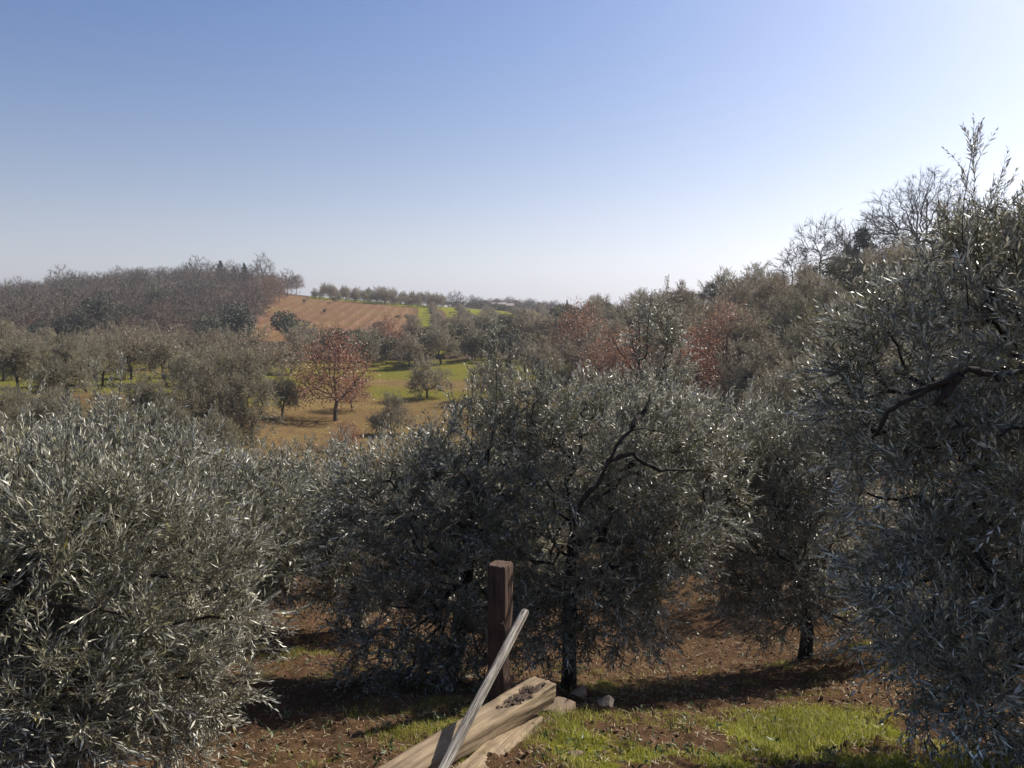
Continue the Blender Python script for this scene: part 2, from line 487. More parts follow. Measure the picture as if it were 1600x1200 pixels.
# ------------------------------------------------------------------ branching skeletons
class Skel:
    def __init__(s, trunk, step=0.25):
        s.p, s.par, s.ok, s.path = [], [], [], []
        s.len = []
        s.floor = {}
        last = -1
        pts = resample(np.asarray(trunk, float), step)
        for i, q in enumerate(pts):
            last = s.add(q, last, i >= len(pts) * 0.55)
        s.top = last

    def add(s, q, par, ok=True):
        s.p.append(np.asarray(q, float))
        s.par.append(par)
        s.ok.append(ok)
        s.len.append(0.0 if par < 0 else s.len[par] + float(np.linalg.norm(s.p[par] - q)))
        return len(s.p) - 1

    def limb(s, pts, step=0.15, r0=0.0, r1=0.0):
        pts = np.asarray(pts, float)
        d = np.linalg.norm(np.array(s.p) - pts[0], axis=1)
        j = int(np.argmin(d))
        pts = resample(np.vstack([s.p[j], pts]), step)
        rl = np.random.default_rng(len(s.p))
        for i, q in enumerate(pts[1:]):
            if r0 > 0:
                q = q + rl.normal(0, 0.012, 3)
            j = s.add(q, j)
            s.floor[j] = (r0 + (r1 - r0) * i / len(pts)) * rl.uniform(0.8, 1.25)
            if r0 > 0 and rl.random() < 0.35:          # short dead side twig
                k = j
                d = nrm(rl.normal(size=3) + UP * 0.5)
                for m in range(int(rl.integers(2, 5))):
                    d = nrm(d + rl.normal(0, 0.4, 3))
                    k = s.add(s.p[k] + d * step * 0.5, k)
        return j

    def grow(s, rng, targets, order, step=0.2, wig=0.10, pl=0.3, sag=0.0):
        Pn = np.zeros((len(s.p) + len(targets) * 40, 3))
        n = len(s.p)
        Pn[:n] = s.p
        Ln = np.zeros(len(Pn))
        Ln[:n] = s.len
        ok = np.zeros(len(Pn), bool)
        ok[:n] = s.ok
        s.terms = []
        for t in targets[order]:
            d = np.linalg.norm(Pn[:n] - t, axis=1) + pl * Ln[:n] + (~ok[:n]) * 50
            j = int(np.argmin(d))
            p0 = Pn[j]
            L = np.linalg.norm(t - p0)
            par = s.par[j]
            tg = nrm(p0 - Pn[par]) if par >= 0 else UP
            m = int(min(30, max(2, math.ceil(L / step))))
            c1 = p0 + tg * L * 0.3 + UP * L * 0.08
            c2 = t - (t - p0) * 0.3 - UP * L * sag
            u = np.linspace(0, 1, m + 1)[1:, None]
            B = (1 - u) ** 3 * p0 + 3 * (1 - u) ** 2 * u * c1 + 3 * (1 - u) * u ** 2 * c2 + u ** 3 * t
            B[:-1] += rng.normal(0, wig * min(step, L / m), (m, 3))[:-1]
            idx = []
            for q in B:
                j = s.add(q, j)
                Pn[n] = q
                Ln[n] = s.len[-1]
                ok[n] = True
                n += 1
                idx.append(j)
            s.terms.append(idx)
        return s

    def radii(s, tip=0.004, e=2.4, rmax=1.0):
        n = len(s.p)
        acc = np.zeros(n)
        has = np.zeros(n, bool)
        for i in range(n - 1, -1, -1):
            if not has[i]:
                acc[i] = tip ** e
            if s.par[i] >= 0:
                acc[s.par[i]] += acc[i]
                has[s.par[i]] = True
        r = np.minimum(acc ** (1 / e), rmax)
        for k, v in s.floor.items():
            r[k] = max(r[k], v)
        return r

    def tubes(s, r, base_flare=1.35, kmin=3, kmax=7, thin=0.012, skip=0.0):
        """tapered tubes along every edge; returns mesh parts"""
        p = np.array(s.p)
        par = np.array(s.par)
        tg = np.zeros_like(p)
        e = np.where(par >= 0)[0]
        d = nrm(p[e] - p[par[e]])
        tg[e] = d
        # smooth the node tangent with its thickest child
        best = np.full(len(p), -1)
        for i in e:
            b = best[par[i]]
            if b < 0 or r[i] > r[b]:
                best[par[i]] = i
        hb = np.where(best >= 0)[0]
        tg[hb] = nrm(tg[hb] + tg[best[hb]])
        ref = np.where(np.abs(tg[:, :1]) > 0.8, np.array([[0, 1.0, 0.2]]), np.array([[1.0, 0.13, 0.0]]))
        ax = nrm(np.cross(tg, ref))
        ay = np.cross(tg, ax)
        rr = r.copy()
        z = p[:, 2] - p[0, 2]
        root = np.arange(len(p))
        rr = rr * (1 + (base_flare - 1) * np.exp(-np.maximum(z, 0) / (2.2 * r[0] + 1e-6)) * (r > 0.6 * r[0]))
        parts = []
        for k, sel in ((kmin, r[e] < thin), (kmax, r[e] >= thin)):
            ee = e[sel & (r[e] > skip)]
            if len(ee) == 0:
                continue
            a = np.arange(k) * 2 * pi / k
            ca, sa = np.cos(a)[None, :, None], np.sin(a)[None, :, None]
            q = par[ee]
            r0 = np.minimum(rr[q], rr[ee] * 1.25)[:, None, None]
            # first edge of a side branch starts along its own direction
            side = best[q] != ee
            A0 = np.where(side[:, None], ax[ee], ax[q])
            B0 = np.where(side[:, None], ay[ee], ay[q])
            v0 = p[q][:, None] + r0 * (A0[:, None] * ca + B0[:, None] * sa)
            v1 = p[ee][:, None] + rr[ee][:, None, None] * (ax[ee][:, None] * ca + ay[ee][:, None] * sa)
            v = np.concatenate([v0, v1], 1).reshape(-1, 3)
            o = (np.arange(len(ee)) * 2 * k)[:, None]
            j = np.arange(k)[None]
            j2 = (j + 1) % k
            f = np.stack([o + j, o + j2, o + k + j2, o + k + j], -1).reshape(-1, 4)
            parts.append((v, f, 0))
        return parts

def resample(pts, step):
    out = [pts[0]]
    for a, b in zip(pts[:-1], pts[1:]):
        m = max(1, int(math.ceil(np.linalg.norm(b - a) / step)))
        for i in range(1, m + 1):
            out.append(a + (b - a) * i / m)
    out = np.array(out)
    if len(out) > 4:
        for _ in range(2):
            out[1:-1] = 0.5 * out[1:-1] + 0.25 * (out[:-2] + out[2:])
    return out

# ------------------------------------------------------------------ leafy shoots
def shoot(rng, L=0.3, pairs=13, ll=0.055, lw=0.011, hi=True, bend=0.25, a0=58, a1=22):
    """a twig along +Z with leaves in opposite pairs; leaf verts (n, m, 3) and a thin stem"""
    leaves = []
    ph = rng.uniform(0, 6.28)
    bd = rng.uniform(0, 6.28)
    bv = np.array([cos(bd), sin(bd), 0]) * bend * L
    for i in range(pairs):
        t = 0.08 + 0.92 * (i + rng.uniform(-0.2, 0.2)) / max(1, pairs - 1)
        c = np.array([0, 0, L * t]) + bv * t * t
        sd = nrm(np.array([0, 0, L]) + 2 * bv * t)
        ph += pi / 2 + rng.normal(0, 0.35)
        for s in (0, pi):
            if rng.random() < 0.06:
                continue
            az = ph + s + rng.normal(0, 0.25)
            rad = np.array([cos(az), sin(az), 0])
            an = radians(a0 + (a1 - a0) * t + rng.normal(0, 13))
            d = nrm(sd * cos(an) + rad * sin(an))
            up = nrm(sd - d * np.dot(sd, d) + 0.001)
            side = np.cross(d, up)
            ro = rng.normal(0, 0.5)
            up, side = up * cos(ro) + side * sin(ro), side * cos(ro) - up * sin(ro)
            l = ll * rng.uniform(0.7, 1.2) * (0.75 + 0.5 * min(1, 2.2 * (1 - t) + 0.25))
            w = lw * rng.uniform(0.8, 1.2)
            dr = rng.normal(-0.05, 0.10) * l
            if hi:
                b, tp = c, c + d * l + up * dr
                m1, m2 = c + d * l * 0.33 + up * dr * 0.1, c + d * l * 0.7 + up * dr * 0.45
                fo = up * w * 0.28
                leaves.append([b, m1 + side * w * 0.46 + fo, m2 + side * w * 0.40 + fo, tp, m2 - side * w * 0.40 + fo, m1 - side * w * 0.46 + fo])
            else:
                m1 = c + d * l * 0.45
                leaves.append([c, m1 + side * w * 0.5, c + d * l + up * dr, m1 - side * w * 0.5])
    st = []
    for t in (0, 0.5, 1.0):
        c = np.array([0, 0, L * t]) + bv * t * t
        r = 0.0022 * (1 - 0.7 * t) * (1 if hi else 1.3)
        st.append([c + r * np.array([cos(a), sin(a), 0]) for a in (0, 2.1, 4.2)])
    return np.array(leaves), np.array(st)

def lump_shoots(rng, lumps, targets_per, up=0.35):
    pass

def frames(rng, D):
    D = nrm(D)
    q = nrm(rng.normal(size=D.shape))
    X = nrm(np.cross(D, q))
    Yv = np.cross(D, X)
    return np.stack([X, Yv, D], -1)       # columns

LEAF_HI = np.array([[0, 1, 2, 3], [0, 3, 4, 5]])
def place_shoots(rng, tmpl, pos, D, sc, hi, stems=True):
    """many shoots -> mesh parts (leaf faces, stem faces)"""
    parts = []
    pick = rng.integers(0, len(tmpl), len(pos))
    F = frames(rng, D)
    for k, (lv, st) in enumerate(tmpl):
        s = pick == k
        if not s.any():
            continue
        n = int(s.sum())
        m = lv.shape[1]
        v = np.einsum('sij,lj->sli', F[s] * sc[s][:, None, None], lv.reshape(-1, 3)) + pos[s][:, None]
        v = v.reshape(-1, 3)
        base = (np.arange(n * len(lv)) * m)[:, None]
        if hi:
            f = np.concatenate([base + LEAF_HI[0], base + LEAF_HI[1]])
        else:
            f = base + np.arange(4)[None]
        parts.append((v, f, 0))
        if stems:
            w = np.einsum('sij,lj->sli', F[s] * sc[s][:, None, None], st.reshape(-1, 3)) + pos[s][:, None]
            o = (np.arange(n) * 9)[:, None, None]
            q = np.array([[i * 3 + j, i * 3 + (j + 1) % 3, i * 3 + 3 + (j + 1) % 3, i * 3 + 3 + j] for i in range(2) for j in range(3)])
            parts.append((w.reshape(-1, 3), (o + q[None]).reshape(-1, 4), 1))
    return parts

def in_lumps(rng, lumps, n, lo=0.45):
    """n points in a union of ellipsoids, biased to the outside; returns points and outward directions"""
    w = np.array([max(l[3] * l[4] * l[5], 1e-6) ** 0.72 for l in lumps])
    k = rng.choice(len(lumps), n, p=w / w.sum())
    C = np.array([l[:3] for l in lumps])[k]
    Rr = np.array([l[3:6] for l in lumps])[k]
    d = nrm(rng.normal(size=(n, 3)))
    r = (lo + (1 - lo) * rng.random(n) ** 0.6)[:, None]
    return C + d * r * Rr, nrm(d / Rr)

def make_olive(rng, lumps, trunk, limbs=(), n_t=600, per=5, tmpl=None, hi=True, step=0.12, tip=0.0045, spikes=(),
               leafm='olive_leaf', upb=0.45, stems=True, thin=0.012, kmax=8, rmax=0.11, wig=0.35, lo=0.45, skip=0.0, sag=0.05, fat=0.0, lr=(0.029, 0.007)):
    sk = Skel(trunk, step)
    for l in limbs:
        sk.limb(l, step, lr[0], lr[1])
    T, out = in_lumps(rng, lumps, n_t, lo)
    c0 = np.array(sk.p[sk.top])
    order = np.argsort(np.linalg.norm(T - c0, axis=1) + rng.normal(0, 0.15, n_t))
    sk.grow(rng, T, order, step, wig, 0.35, sag)
    r = sk.radii(tip, rmax=rmax)
    pn = np.array(sk.p)
    pos, D = [], []
    for t, idx in zip(order, sk.terms):
        use = idx[-max(1, int(len(idx) * 0.8)):]
        for q in range(per):
            j = use[-1] if q < 2 else use[rng.integers(0, len(use))]
            pd = nrm(pn[j] - pn[sk.par[j]])
            hz = out[t][2]
            d = 0.45 * pd + 0.5 * out[t] + rng.normal(0, 0.6, 3) + UP * (upb * (0.55 + 0.75 * hz))
            pos.append(pn[j])
            D.append(d)
    pos, D = np.array(pos), np.array(D)
    sc = rng.uniform(0.7, 1.25, len(pos))
    crown = place_shoots(rng, tmpl, pos, D, sc, hi, stems)
    wood = sk.tubes(r, thin=thin, kmax=kmax, skip=skip)
    # tall upright water shoots
    for (a, b, ns) in spikes:
        a, b = np.asarray(a, float), np.asarray(b, float)
        a = pn[np.argmin(np.linalg.norm(pn - a, axis=1))]
        L = np.linalg.norm(b - a)
        s2 = Skel([a, a + (b - a) * 0.5 + rng.normal(0, 0.03 * L, 3), b], L / 8)
        rr = np.linspace(0.0055, 0.002, len(s2.p)) * (0.7 + 0.3 * min(L, 1.5))
        wood += s2.tubes(rr, base_flare=1.0)
        u = rng.random(ns) ** 0.85
        u[:2] = 0.97
        ps = a + (b - a) * u[:, None] * 0.98 + rng.normal(0, 0.012 + 0.10 * L * fat, (ns, 3)) * (1.05 - u)[:, None]
        dd = nrm(b - a) + rng.normal(0, 0.6, (ns, 3)) * (1.15 - u)[:, None]
        crown += place_shoots(rng, tmpl, ps, dd, (0.55 + 0.5 * rng.random(ns)) * (1.0 - 0.25 * u), hi, stems)
    return wood, crown

def tree_object(name, wood, crown, bark, leafm, loc, label, cat, group=None, rz=0, sc=1.0):
    root = link(name, None, None, loc, rz, sc)
    root.empty_display_size = 0.2
    tag(root, label, cat, group)
    link('trunk', np_mesh('trunk', wood, [M[bark]], smooth=(0,)), root)
    if crown:
        c = link('crown', np_mesh('crown', crown, [M[leafm], M['twig']]), root)
        c['kind'] = 'stuff'
    return root

# ------------------------------------------------------------------ near olive trees (each its own)
def W2(px, py, Y, rx, ry, rz=None):
    """lump: centre from photo position and distance, radii in photo pixels (rz = half depth in metres)"""
    c = P(px, py, Y)
    a = rx / FOC * Y
    return (*c, a, rz if rz else a, ry / FOC * Y)

rg = np.random.default_rng(11)
HIQ = [shoot(rg, rg.uniform(0.20, 0.36), int(rg.integers(9, 13)), 0.056, 0.0115, False, 0.25, 55, 18) for _ in range(12)]
HI = [shoot(rg, rg.uniform(0.18, 0.34), int(rg.integers(9, 13)), 0.048, 0.0088, False, 0.25, 52, 16) for _ in range(12)]
LO = [shoot(rg, rg.uniform(0.20, 0.36), int(rg.integers(8, 11)), 0.060, 0.0135, False, 0.28, 58, 20) for _ in range(12)]
MID = [shoot(rg, rg.uniform(0.34, 0.5), 10, 0.085, 0.022, False) for _ in range(6)]
FAR = [shoot(rg, rg.uniform(0.5, 0.7), 7, 0.15, 0.05, False) for _ in range(6)]

def near(px, Y, lumps, limbs, label, n_t, per, tm, hi, seed, spikes=(), trunk=None, rmax=0.10, upb=0.62, tip=0.0055, lo=0.45, fat=1.0):
    rng = np.random.default_rng(seed)
    b = gp(px, Y) - np.array([0, 0, 0.06])
    L = [(l[0] - b[0], l[1] - b[1], l[2] - b[2], *l[3:]) for l in lumps]
    for l in list(L):                                   # ragged outline: small masses standing out of the big ones
        for _ in range(3):
            d = nrm(rng.normal(size=3) + UP * 0.25)
            q = rng.uniform(0.25, 0.5)
            L.append((*(np.array(l[:3]) + d * np.array(l[3:6]) * rng.uniform(0.75, 1.0)), *(np.array(l[3:6]) * q)))
    tr = [P(*q) - b for q in trunk]
    tr[0] = np.zeros(3)
    lb = [[P(*q) - b for q in l] for l in limbs]
    sp = [(P(*a) - b, P(*c) - b, n) for a, c, n in spikes]
    wood, crown = make_olive(rng, L, tr, lb, n_t, per, tm, hi, 0.11, tip, sp, 'olive_leaf', upb, rmax=rmax, lo=lo, fat=fat, skip=0.0056)
    return tree_object('olive_tree', wood, crown, 'olive_bark', 'olive_leaf', b, label, 'olive tree', 'olive trees close to the viewpoint')

near(-40, 4.9, [W2(60, 880, 4.7, 230, 150, 0.75), W2(60, 1020, 4.1, 200, 190, 0.7), W2(230, 960, 4.6, 180, 200, 0.6), W2(190, 1110, 4.4, 170, 140, 0.5),
                W2(-160, 930, 4.7, 250, 220, 0.9), W2(140, 790, 4.9, 170, 75, 0.6)],
     [[(-60, 930, 4.5), (10, 905, 4.1), (60, 938, 3.95), (110, 950, 3.9), (160, 945, 3.95), (240, 975, 4.1)], [(-60, 930, 4.4), (-10, 965, 4.0), (20, 975, 3.95)], [(-40, 930, 4.8), (20, 850, 4.8), (110, 790, 4.8)]],
     'silvery olive tree filling the lower left edge, with a crooked dark limb', 1050, 7, HI, False, 101,
     [((60, 780, 4.7), (50, 625, 4.7), 14), ((100, 780, 4.6), (108, 655, 4.6), 12)],
     [(-40, 1200, 4.9), (-60, 1100, 4.9), (-60, 950, 4.8), (-50, 880, 4.8)], upb=0.8)
near(240, 7.4, [W2(120, 780, 7.2, 240, 95, 1.0), W2(320, 815, 7.2, 170, 95, 0.9), W2(230, 900, 7.0, 210, 120, 0.9), W2(170, 715, 7.4, 90, 55, 0.5), W2(390, 860, 7.2, 80, 110, 0.6)],
     [[(250, 880, 7.3), (270, 830, 7.2), (330, 790, 7.2)]],
     'broad silvery olive tree with tall upright shoots, just behind the lower left one', 800, 5, LO, False, 102,
     [((150, 690, 7.2), (150, 590, 7.2), 40), ((185, 690, 7.2), (190, 575, 7.2), 44), ((110, 700, 7.3), (100, 610, 7.3), 20)],
     [(240, 1020, 7.4), (245, 960, 7.4), (250, 880, 7.3)], upb=0.8)
near(560, 10.6, [W2(470, 790, 10.8, 130, 80, 0.9), W2(560, 830, 10.4, 100, 95, 0.8), W2(400, 840, 10.6, 120, 75, 0.9), W2(520, 755, 11.0, 130, 50, 0.9), W2(420, 765, 11.2, 120, 50, 0.9), W2(480, 880, 10.5, 120, 60, 0.8), W2(545, 900, 10.2, 80, 65, 0.7)],
     [[(540, 880, 10.4), (500, 850, 9.8), (485, 835, 9.6), (465, 822, 9.5), (450, 812, 9.5), (447, 835, 9.5)], [(545, 880, 10.4), (480, 790, 9.8), (462, 775, 9.7)]],
     'olive tree with bare crooked branches, standing over the shaded ground left of the post', 760, 5, LO, False, 103,
     [], [(560, 960, 10.6), (550, 920, 10.6), (540, 870, 10.6)])
near(705, 8.2, [W2(650, 800, 8.0, 140, 120, 0.9), W2(650, 950, 7.6, 120, 140, 0.7), W2(600, 1020, 7.5, 70, 105, 0.5), W2(755, 710, 8.4, 115, 70, 0.8), W2(740, 890, 8.0, 95, 140, 0.7), W2(700, 1050, 7.7, 90, 75, 0.5), W2(620, 745, 8.6, 100, 55, 0.7)],
     [[(735, 830, 8.0), (715, 812, 7.3), (690, 835, 7.1), (660, 862, 7.1)], [(740, 790, 8.2), (750, 740, 8.2), (770, 680, 8.2)], [(735, 830, 8.0), (730, 735, 7.5), (690, 748, 7.2)]],
     'olive tree with low drooping foliage just behind and left of the square wooden post', 780, 5, LO, False, 104,
     [((765, 690, 8.2), (772, 525, 8.2), 130), ((790, 690, 8.2), (797, 565, 8.2), 60), ((735, 700, 8.2), (738, 595, 8.2), 50)],
     [(705, 1080, 8.2), (715, 980, 8.2), (735, 880, 8.2), (740, 820, 8.2)])
near(888, 8.1, [W2(920, 730, 8.3, 170, 100, 0.9), W2(1040, 770, 8.2, 120, 95, 0.9), W2(900, 880, 7.9, 150, 110, 0.8), W2(1030, 890, 8.0, 75, 115, 0.6), W2(850, 970, 7.8, 95, 75, 0.5), W2(880, 660, 8.5, 140, 55, 0.7), W2(960, 960, 7.8, 80, 60, 0.5), W2(1070, 690, 8.6, 90, 60, 0.7)],
     [[(892, 860, 7.9), (905, 790, 7.45), (918, 772, 7.4), (940, 752, 7.25), (948, 728, 7.2), (962, 695, 7.2), (985, 668, 7.25), (1012, 668, 7.35), (1040, 676, 7.5)],
      [(950, 722, 7.25), (985, 705, 7.2), (1010, 725, 7.2), (1045, 735, 7.25), (1080, 733, 7.35)], [(895, 850, 7.9), (930, 820, 7.4), (960, 860, 7.3)], [(985, 668, 7.25), (1010, 640, 7.4), (1018, 615, 7.5)]],
     'olive tree with a thick dark angled limb, its trunk right of the post', 860, 5, LO, False, 105,
     [((845, 700, 8.3), (850, 575, 8.3), 110), ((935, 670, 8.3), (928, 588, 8.3), 22), ((1010, 670, 8.3), (1020, 598, 8.3), 20), ((965, 670, 8.3), (962, 605, 8.3), 14)],
     [(888, 1085, 8.1), (890, 1030, 8.1), (888, 960, 8.1), (892, 880, 8.1), (895, 820, 8.0)])
near(1258, 9.4, [W2(1210, 730, 9.2, 110, 90, 0.9), W2(1260, 850, 9.1, 140, 100, 1.0), W2(1340, 760, 9.4, 130, 130, 1.0), W2(1170, 840, 9.0, 85, 115, 0.8), W2(1195, 930, 8.9, 80, 65, 0.6), W2(1350, 930, 9.2, 110, 85, 0.9), W2(1150, 720, 9.4, 90, 80, 0.8)],
     [[(1245, 880, 9.4), (1215, 800, 9.0), (1180, 770, 8.9)], [(1245, 860, 9.4), (1290, 790, 9.2), (1300, 700, 9.2)]],
     'dark olive tree with a straight bare trunk, standing in shade beyond the bare red soil', 900, 5, LO, False, 106,
     [], [(1258, 1035, 9.4), (1262, 980, 9.4), (1245, 900, 9.4), (1240, 850, 9.4)])
near(1215, 13.5, [W2(1180, 850, 13.2, 90, 70, 1.0), W2(1270, 830, 13.2, 100, 80, 1.1), W2(1230, 770, 13.5, 110, 70, 1.0), W2(1340, 850, 13, 90, 70, 1.0)],
     [[(1215, 860, 13.2), (1230, 800, 13.0)]], 'shaded olive tree farther back, seen between the straight trunk and the red soil', 300, 5, LO, False, 108,
     [], [(1215, 945, 13.5), (1220, 900, 13.5), (1218, 850, 13.4)])
near(1650, 5.2, [W2(1500, 560, 5.0, 170, 150, 0.8), W2(1640, 500, 5.2, 160, 150, 0.8), W2(1530, 760, 4.7, 190, 150, 0.8), W2(1490, 960, 4.5, 160, 150, 0.7), W2(1600, 1050, 4.3, 170, 130, 0.6),
                 W2(1700, 800, 4.9, 220, 300, 0.9), W2(1400, 620, 5.0, 90, 110, 0.5), W2(1540, 420, 5.2, 70, 80, 0.4)],
     [[(1650, 600, 4.9), (1600, 572, 4.3), (1560, 588, 4.1), (1545, 588, 4.05), (1525, 572, 4.0), (1500, 580, 3.95), (1470, 600, 3.95), (1410, 630, 4.0), (1385, 655, 4.05), (1365, 690, 4.15)],
      [(1500, 580, 3.95), (1483, 610, 3.95), (1460, 640, 4.0)], [(1650, 700, 4.9), (1610, 655, 4.2), (1570, 680, 4.1)], [(1500, 580, 3.95), (1450, 615, 4.0), (1415, 615, 4.05)]],
     'large dark olive tree towering on the right edge, long shoots against the sky', 1050, 5, HIQ, False, 107,
     [((1505, 440, 4.8), (1521, 225, 4.8), 30), ((1535, 440, 4.8), (1560, 290, 4.8), 20), ((1590, 420, 4.9), (1593, 330, 4.9), 10), ((1480, 440, 5.0), (1478, 340, 5.0), 9),
      ((1560, 430, 5.0), (1565, 350, 5.0), 10)],
     [(1650, 1150, 5.2), (1660, 1000, 5.2), (1645, 850, 5.1), (1650, 650, 5.0)], rmax=0.12, fat=0.35)

# ------------------------------------------------------------------ reusable trees (copied below)
def proto(fn, name, bark, leafm, cat, group):
    wood, crown = fn
    o = tree_object(name, wood, crown, bark, leafm, (0, 0, -500), 'tree', cat, group)
    return o

def olive_proto(seed, tm, n_t, per, leafm, step, tip, thin, skip=0.0, stems=False, wid=1.0):
    rng = np.random.default_rng(seed)
    lumps = []
    for i in range(9):
        a = i * 2.4 + rng.uniform(-0.5, 0.5)
        r = rng.uniform(0.5, 1.35) * wid
        lumps.append((cos(a) * r, sin(a) * r, rng.uniform(1.0, 2.7), rng.uniform(0.45, 0.95), rng.uniform(0.45, 0.95), rng.uniform(0.5, 1.0)))
    lumps.append((rng.normal(0, 0.3), rng.normal(0, 0.3), 2.8, 0.7, 0.7, 0.9))
    lean = rng.normal(0, 0.12, 2)
    trunk = [(0, 0, 0), (lean[0] * 0.5, lean[1] * 0.5, 0.5), (lean[0], lean[1], 1.0)]
    sp = []
    for i in range(5):
        a = rng.uniform(0, 6.28)
        q = np.array([cos(a) * 0.6, sin(a) * 0.6, 3.0])
        sp.append((q, q + np.array([rng.normal(0, 0.1), rng.normal(0, 0.1), rng.uniform(0.5, 1.0)]), 9))
    w, c = make_olive(rng, lumps, trunk, (), n_t, per, tm, False, step, tip, sp, leafm, 0.45, stems, thin, 6, 0.13, 0.35, 0.3, skip, 0.05, 0.8)
    return w, c

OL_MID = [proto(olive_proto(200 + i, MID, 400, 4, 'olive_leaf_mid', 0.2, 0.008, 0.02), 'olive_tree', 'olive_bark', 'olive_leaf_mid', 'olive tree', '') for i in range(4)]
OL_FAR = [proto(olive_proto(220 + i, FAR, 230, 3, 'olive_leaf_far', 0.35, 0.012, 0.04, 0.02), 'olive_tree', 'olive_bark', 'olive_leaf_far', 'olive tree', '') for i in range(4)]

USED = {}
def put(protos, px, Y, sc, label, group, rng, sink=0.1, cat=None, xy=None, sz=None):
    k = int(rng.integers(0, len(protos)))
    o = protos[k]
    b = gp(px, Y) if xy is None else np.array([xy[0], xy[1], float(G(np.array(xy[0]), np.array(xy[1])))])
    b[2] -= sink
    s = sc * rng.uniform(0.92, 1.08)
    s3 = (s, s, s * (sz or rng.uniform(0.92, 1.08)))
    if id(o) not in USED:
        USED[id(o)] = True
        o.location = b.tolist()
        o.rotation_euler = (0, 0, rng.uniform(0, 6.28))
        o.scale = s3
        c = o
    else:
        c = copy_tree(o, b, rng.uniform(0, 6.28), s3)
    c['label'] = label
    if group:
        c['group'] = group
    if cat:
        c['category'] = cat
    return c

# ------------------------------------------------------------------ other kinds of tree
def dome_targets(rng, n, h, r, zb, flat=0.6):
    d = nrm(rng.normal(size=(n, 3)))
    d[:, 2] = np.abs(d[:, 2])
    q = (0.35 + 0.65 * rng.random(n) ** 0.5)[:, None]
    return np.array([0, 0, zb]) + d * q * np.array([r, r, h - zb])

def bare_tree(seed, h, r, n_t, twigs, tl, tip, step, zb=None, tw=0.012, kmax=5, thin=0.03, lean=0.0, tr_r=None, targets=None, tipe=2.2, sagw=-0.05, pl=0.55):
    rng = np.random.default_rng(seed)
    zb = zb or h * 0.3
    trunk = [(0, 0, 0), (lean * 0.4, 0, zb * 0.5), (lean + rng.normal(0, 0.03 * h), rng.normal(0, 0.03 * h), zb), (lean, 0, zb * 1.4)]
    sk = Skel(trunk, step)
    T = dome_targets(rng, n_t, h, r, zb) if targets is None else targets(rng)
    c0 = np.array(sk.p[sk.top])
    order = np.argsort(np.linalg.norm(T - c0, axis=1) + rng.normal(0, 0.04 * h, len(T)))
    sk.grow(rng, T, order, step, 0.14, pl, sagw)
    rad = sk.radii(tip, tipe, rmax=tr_r or 0.06 * h)
    wood = sk.tubes(rad, thin=thin, kmax=kmax)
    pn = np.array(sk.p)
    # twig sprays: long thin triangles
    src, dr = [], []
    for idx in sk.terms:
        for q in range(twigs):
            j = idx[-1 - int(rng.integers(0, max(1, int(len(idx) * 0.7))))]
            src.append(pn[j])
            dr.append(nrm(pn[j] - pn[sk.par[j]]) + rng.normal(0, 0.5, 3) + UP * 0.15)
    src, dr = np.array(src), nrm(np.array(dr))
    L = tl * rng.uniform(0.5, 1.2, len(src))[:, None]
    sd = nrm(np.cross(dr, rng.normal(size=dr.shape))) * tw
    kn = src + dr * L * 0.5 + rng.normal(0, 0.06, src.shape) * L
    v = np.stack([src - sd, src + sd, kn + sd * 0.7, src + dr * L + rng.normal(0, 0.08, src.shape) * L, kn - sd * 0.7], 1).reshape(-1, 3)
    o = (np.arange(len(src)) * 5)[:, None]
    wood.append((v, o + np.array([[0, 1, 2, 4]]), 0))
    wood.append((v, o + np.array([[4, 2, 3]]), 0))
    return wood, sk, pn

def leafcloud(rng, C, size, wid=0.55, bias=None):
    n = len(C)
    d = nrm(rng.normal(size=(n, 3)) + (0 if bias is None else bias))
    s = nrm(np.cross(d, rng.normal(size=(n, 3))))
    L = size * rng.uniform(0.6, 1.3, n)[:, None]
    v = np.stack([C, C + d * L * 0.5 + s * L * wid * 0.5, C + d * L, C + d * L * 0.5 - s * L * wid * 0.5], 1).reshape(-1, 3)
    return [(v, (np.arange(n) * 4)[:, None] + np.arange(4)[None], 0)]

def oak_red(seed, h, r, n_t, per, size, spread=0.35):
    rng = np.random.default_rng(seed)
    wood, sk, pn = bare_tree(seed, h, r, n_t, 2, 0.5, 0.012, 0.3, zb=h * 0.25, tw=0.01)
    C = []
    for idx in sk.terms:
        for q in range(per):
            j = idx[-1 - int(rng.integers(0, max(1, int(len(idx) * 0.6))))]
            C.append(pn[j] + rng.normal(0, spread, 3))
    C = np.array(C)
    C = C[C[:, 2] > h * 0.16]
    return wood, leafcloud(rng, C, size)

def bush(seed, h, r, n, size, spread=0.3, lumps_n=9, wood_n=40, low=0.2):
    """dense evergreen: leaf clumps on the outside of several overlapping masses"""
    rng = np.random.default_rng(seed)
    L = []
    for i in range(lumps_n):
        a = rng.uniform(0, 6.28)
        q = r * 0.55 * rng.random() ** 0.5
        L.append((cos(a) * q * 1.3, sin(a) * q * 1.3, h * rng.uniform(0.28, 0.82), r * rng.uniform(0.22, 0.52), r * rng.uniform(0.22, 0.52), h * rng.uniform(0.10, 0.26)))
    C, out = in_lumps(rng, L, n, 0.6)
    C = C[C[:, 2] > h * low * rng.uniform(0.4, 1.0, len(C))] 
    sk = Skel([(0, 0, 0), (0, 0, h * 0.25), (0.05, 0, h * 0.45)], 0.4)
    T, _ = in_lumps(rng, L, wood_n, 0.4)
    sk.grow(rng, T, np.argsort(np.linalg.norm(T, axis=1)), 0.4, 0.2, 0.3)
    return sk.tubes(sk.radii(0.012, 2.3), kmax=5, thin=0.04), leafcloud(rng, C, size, 0.6)

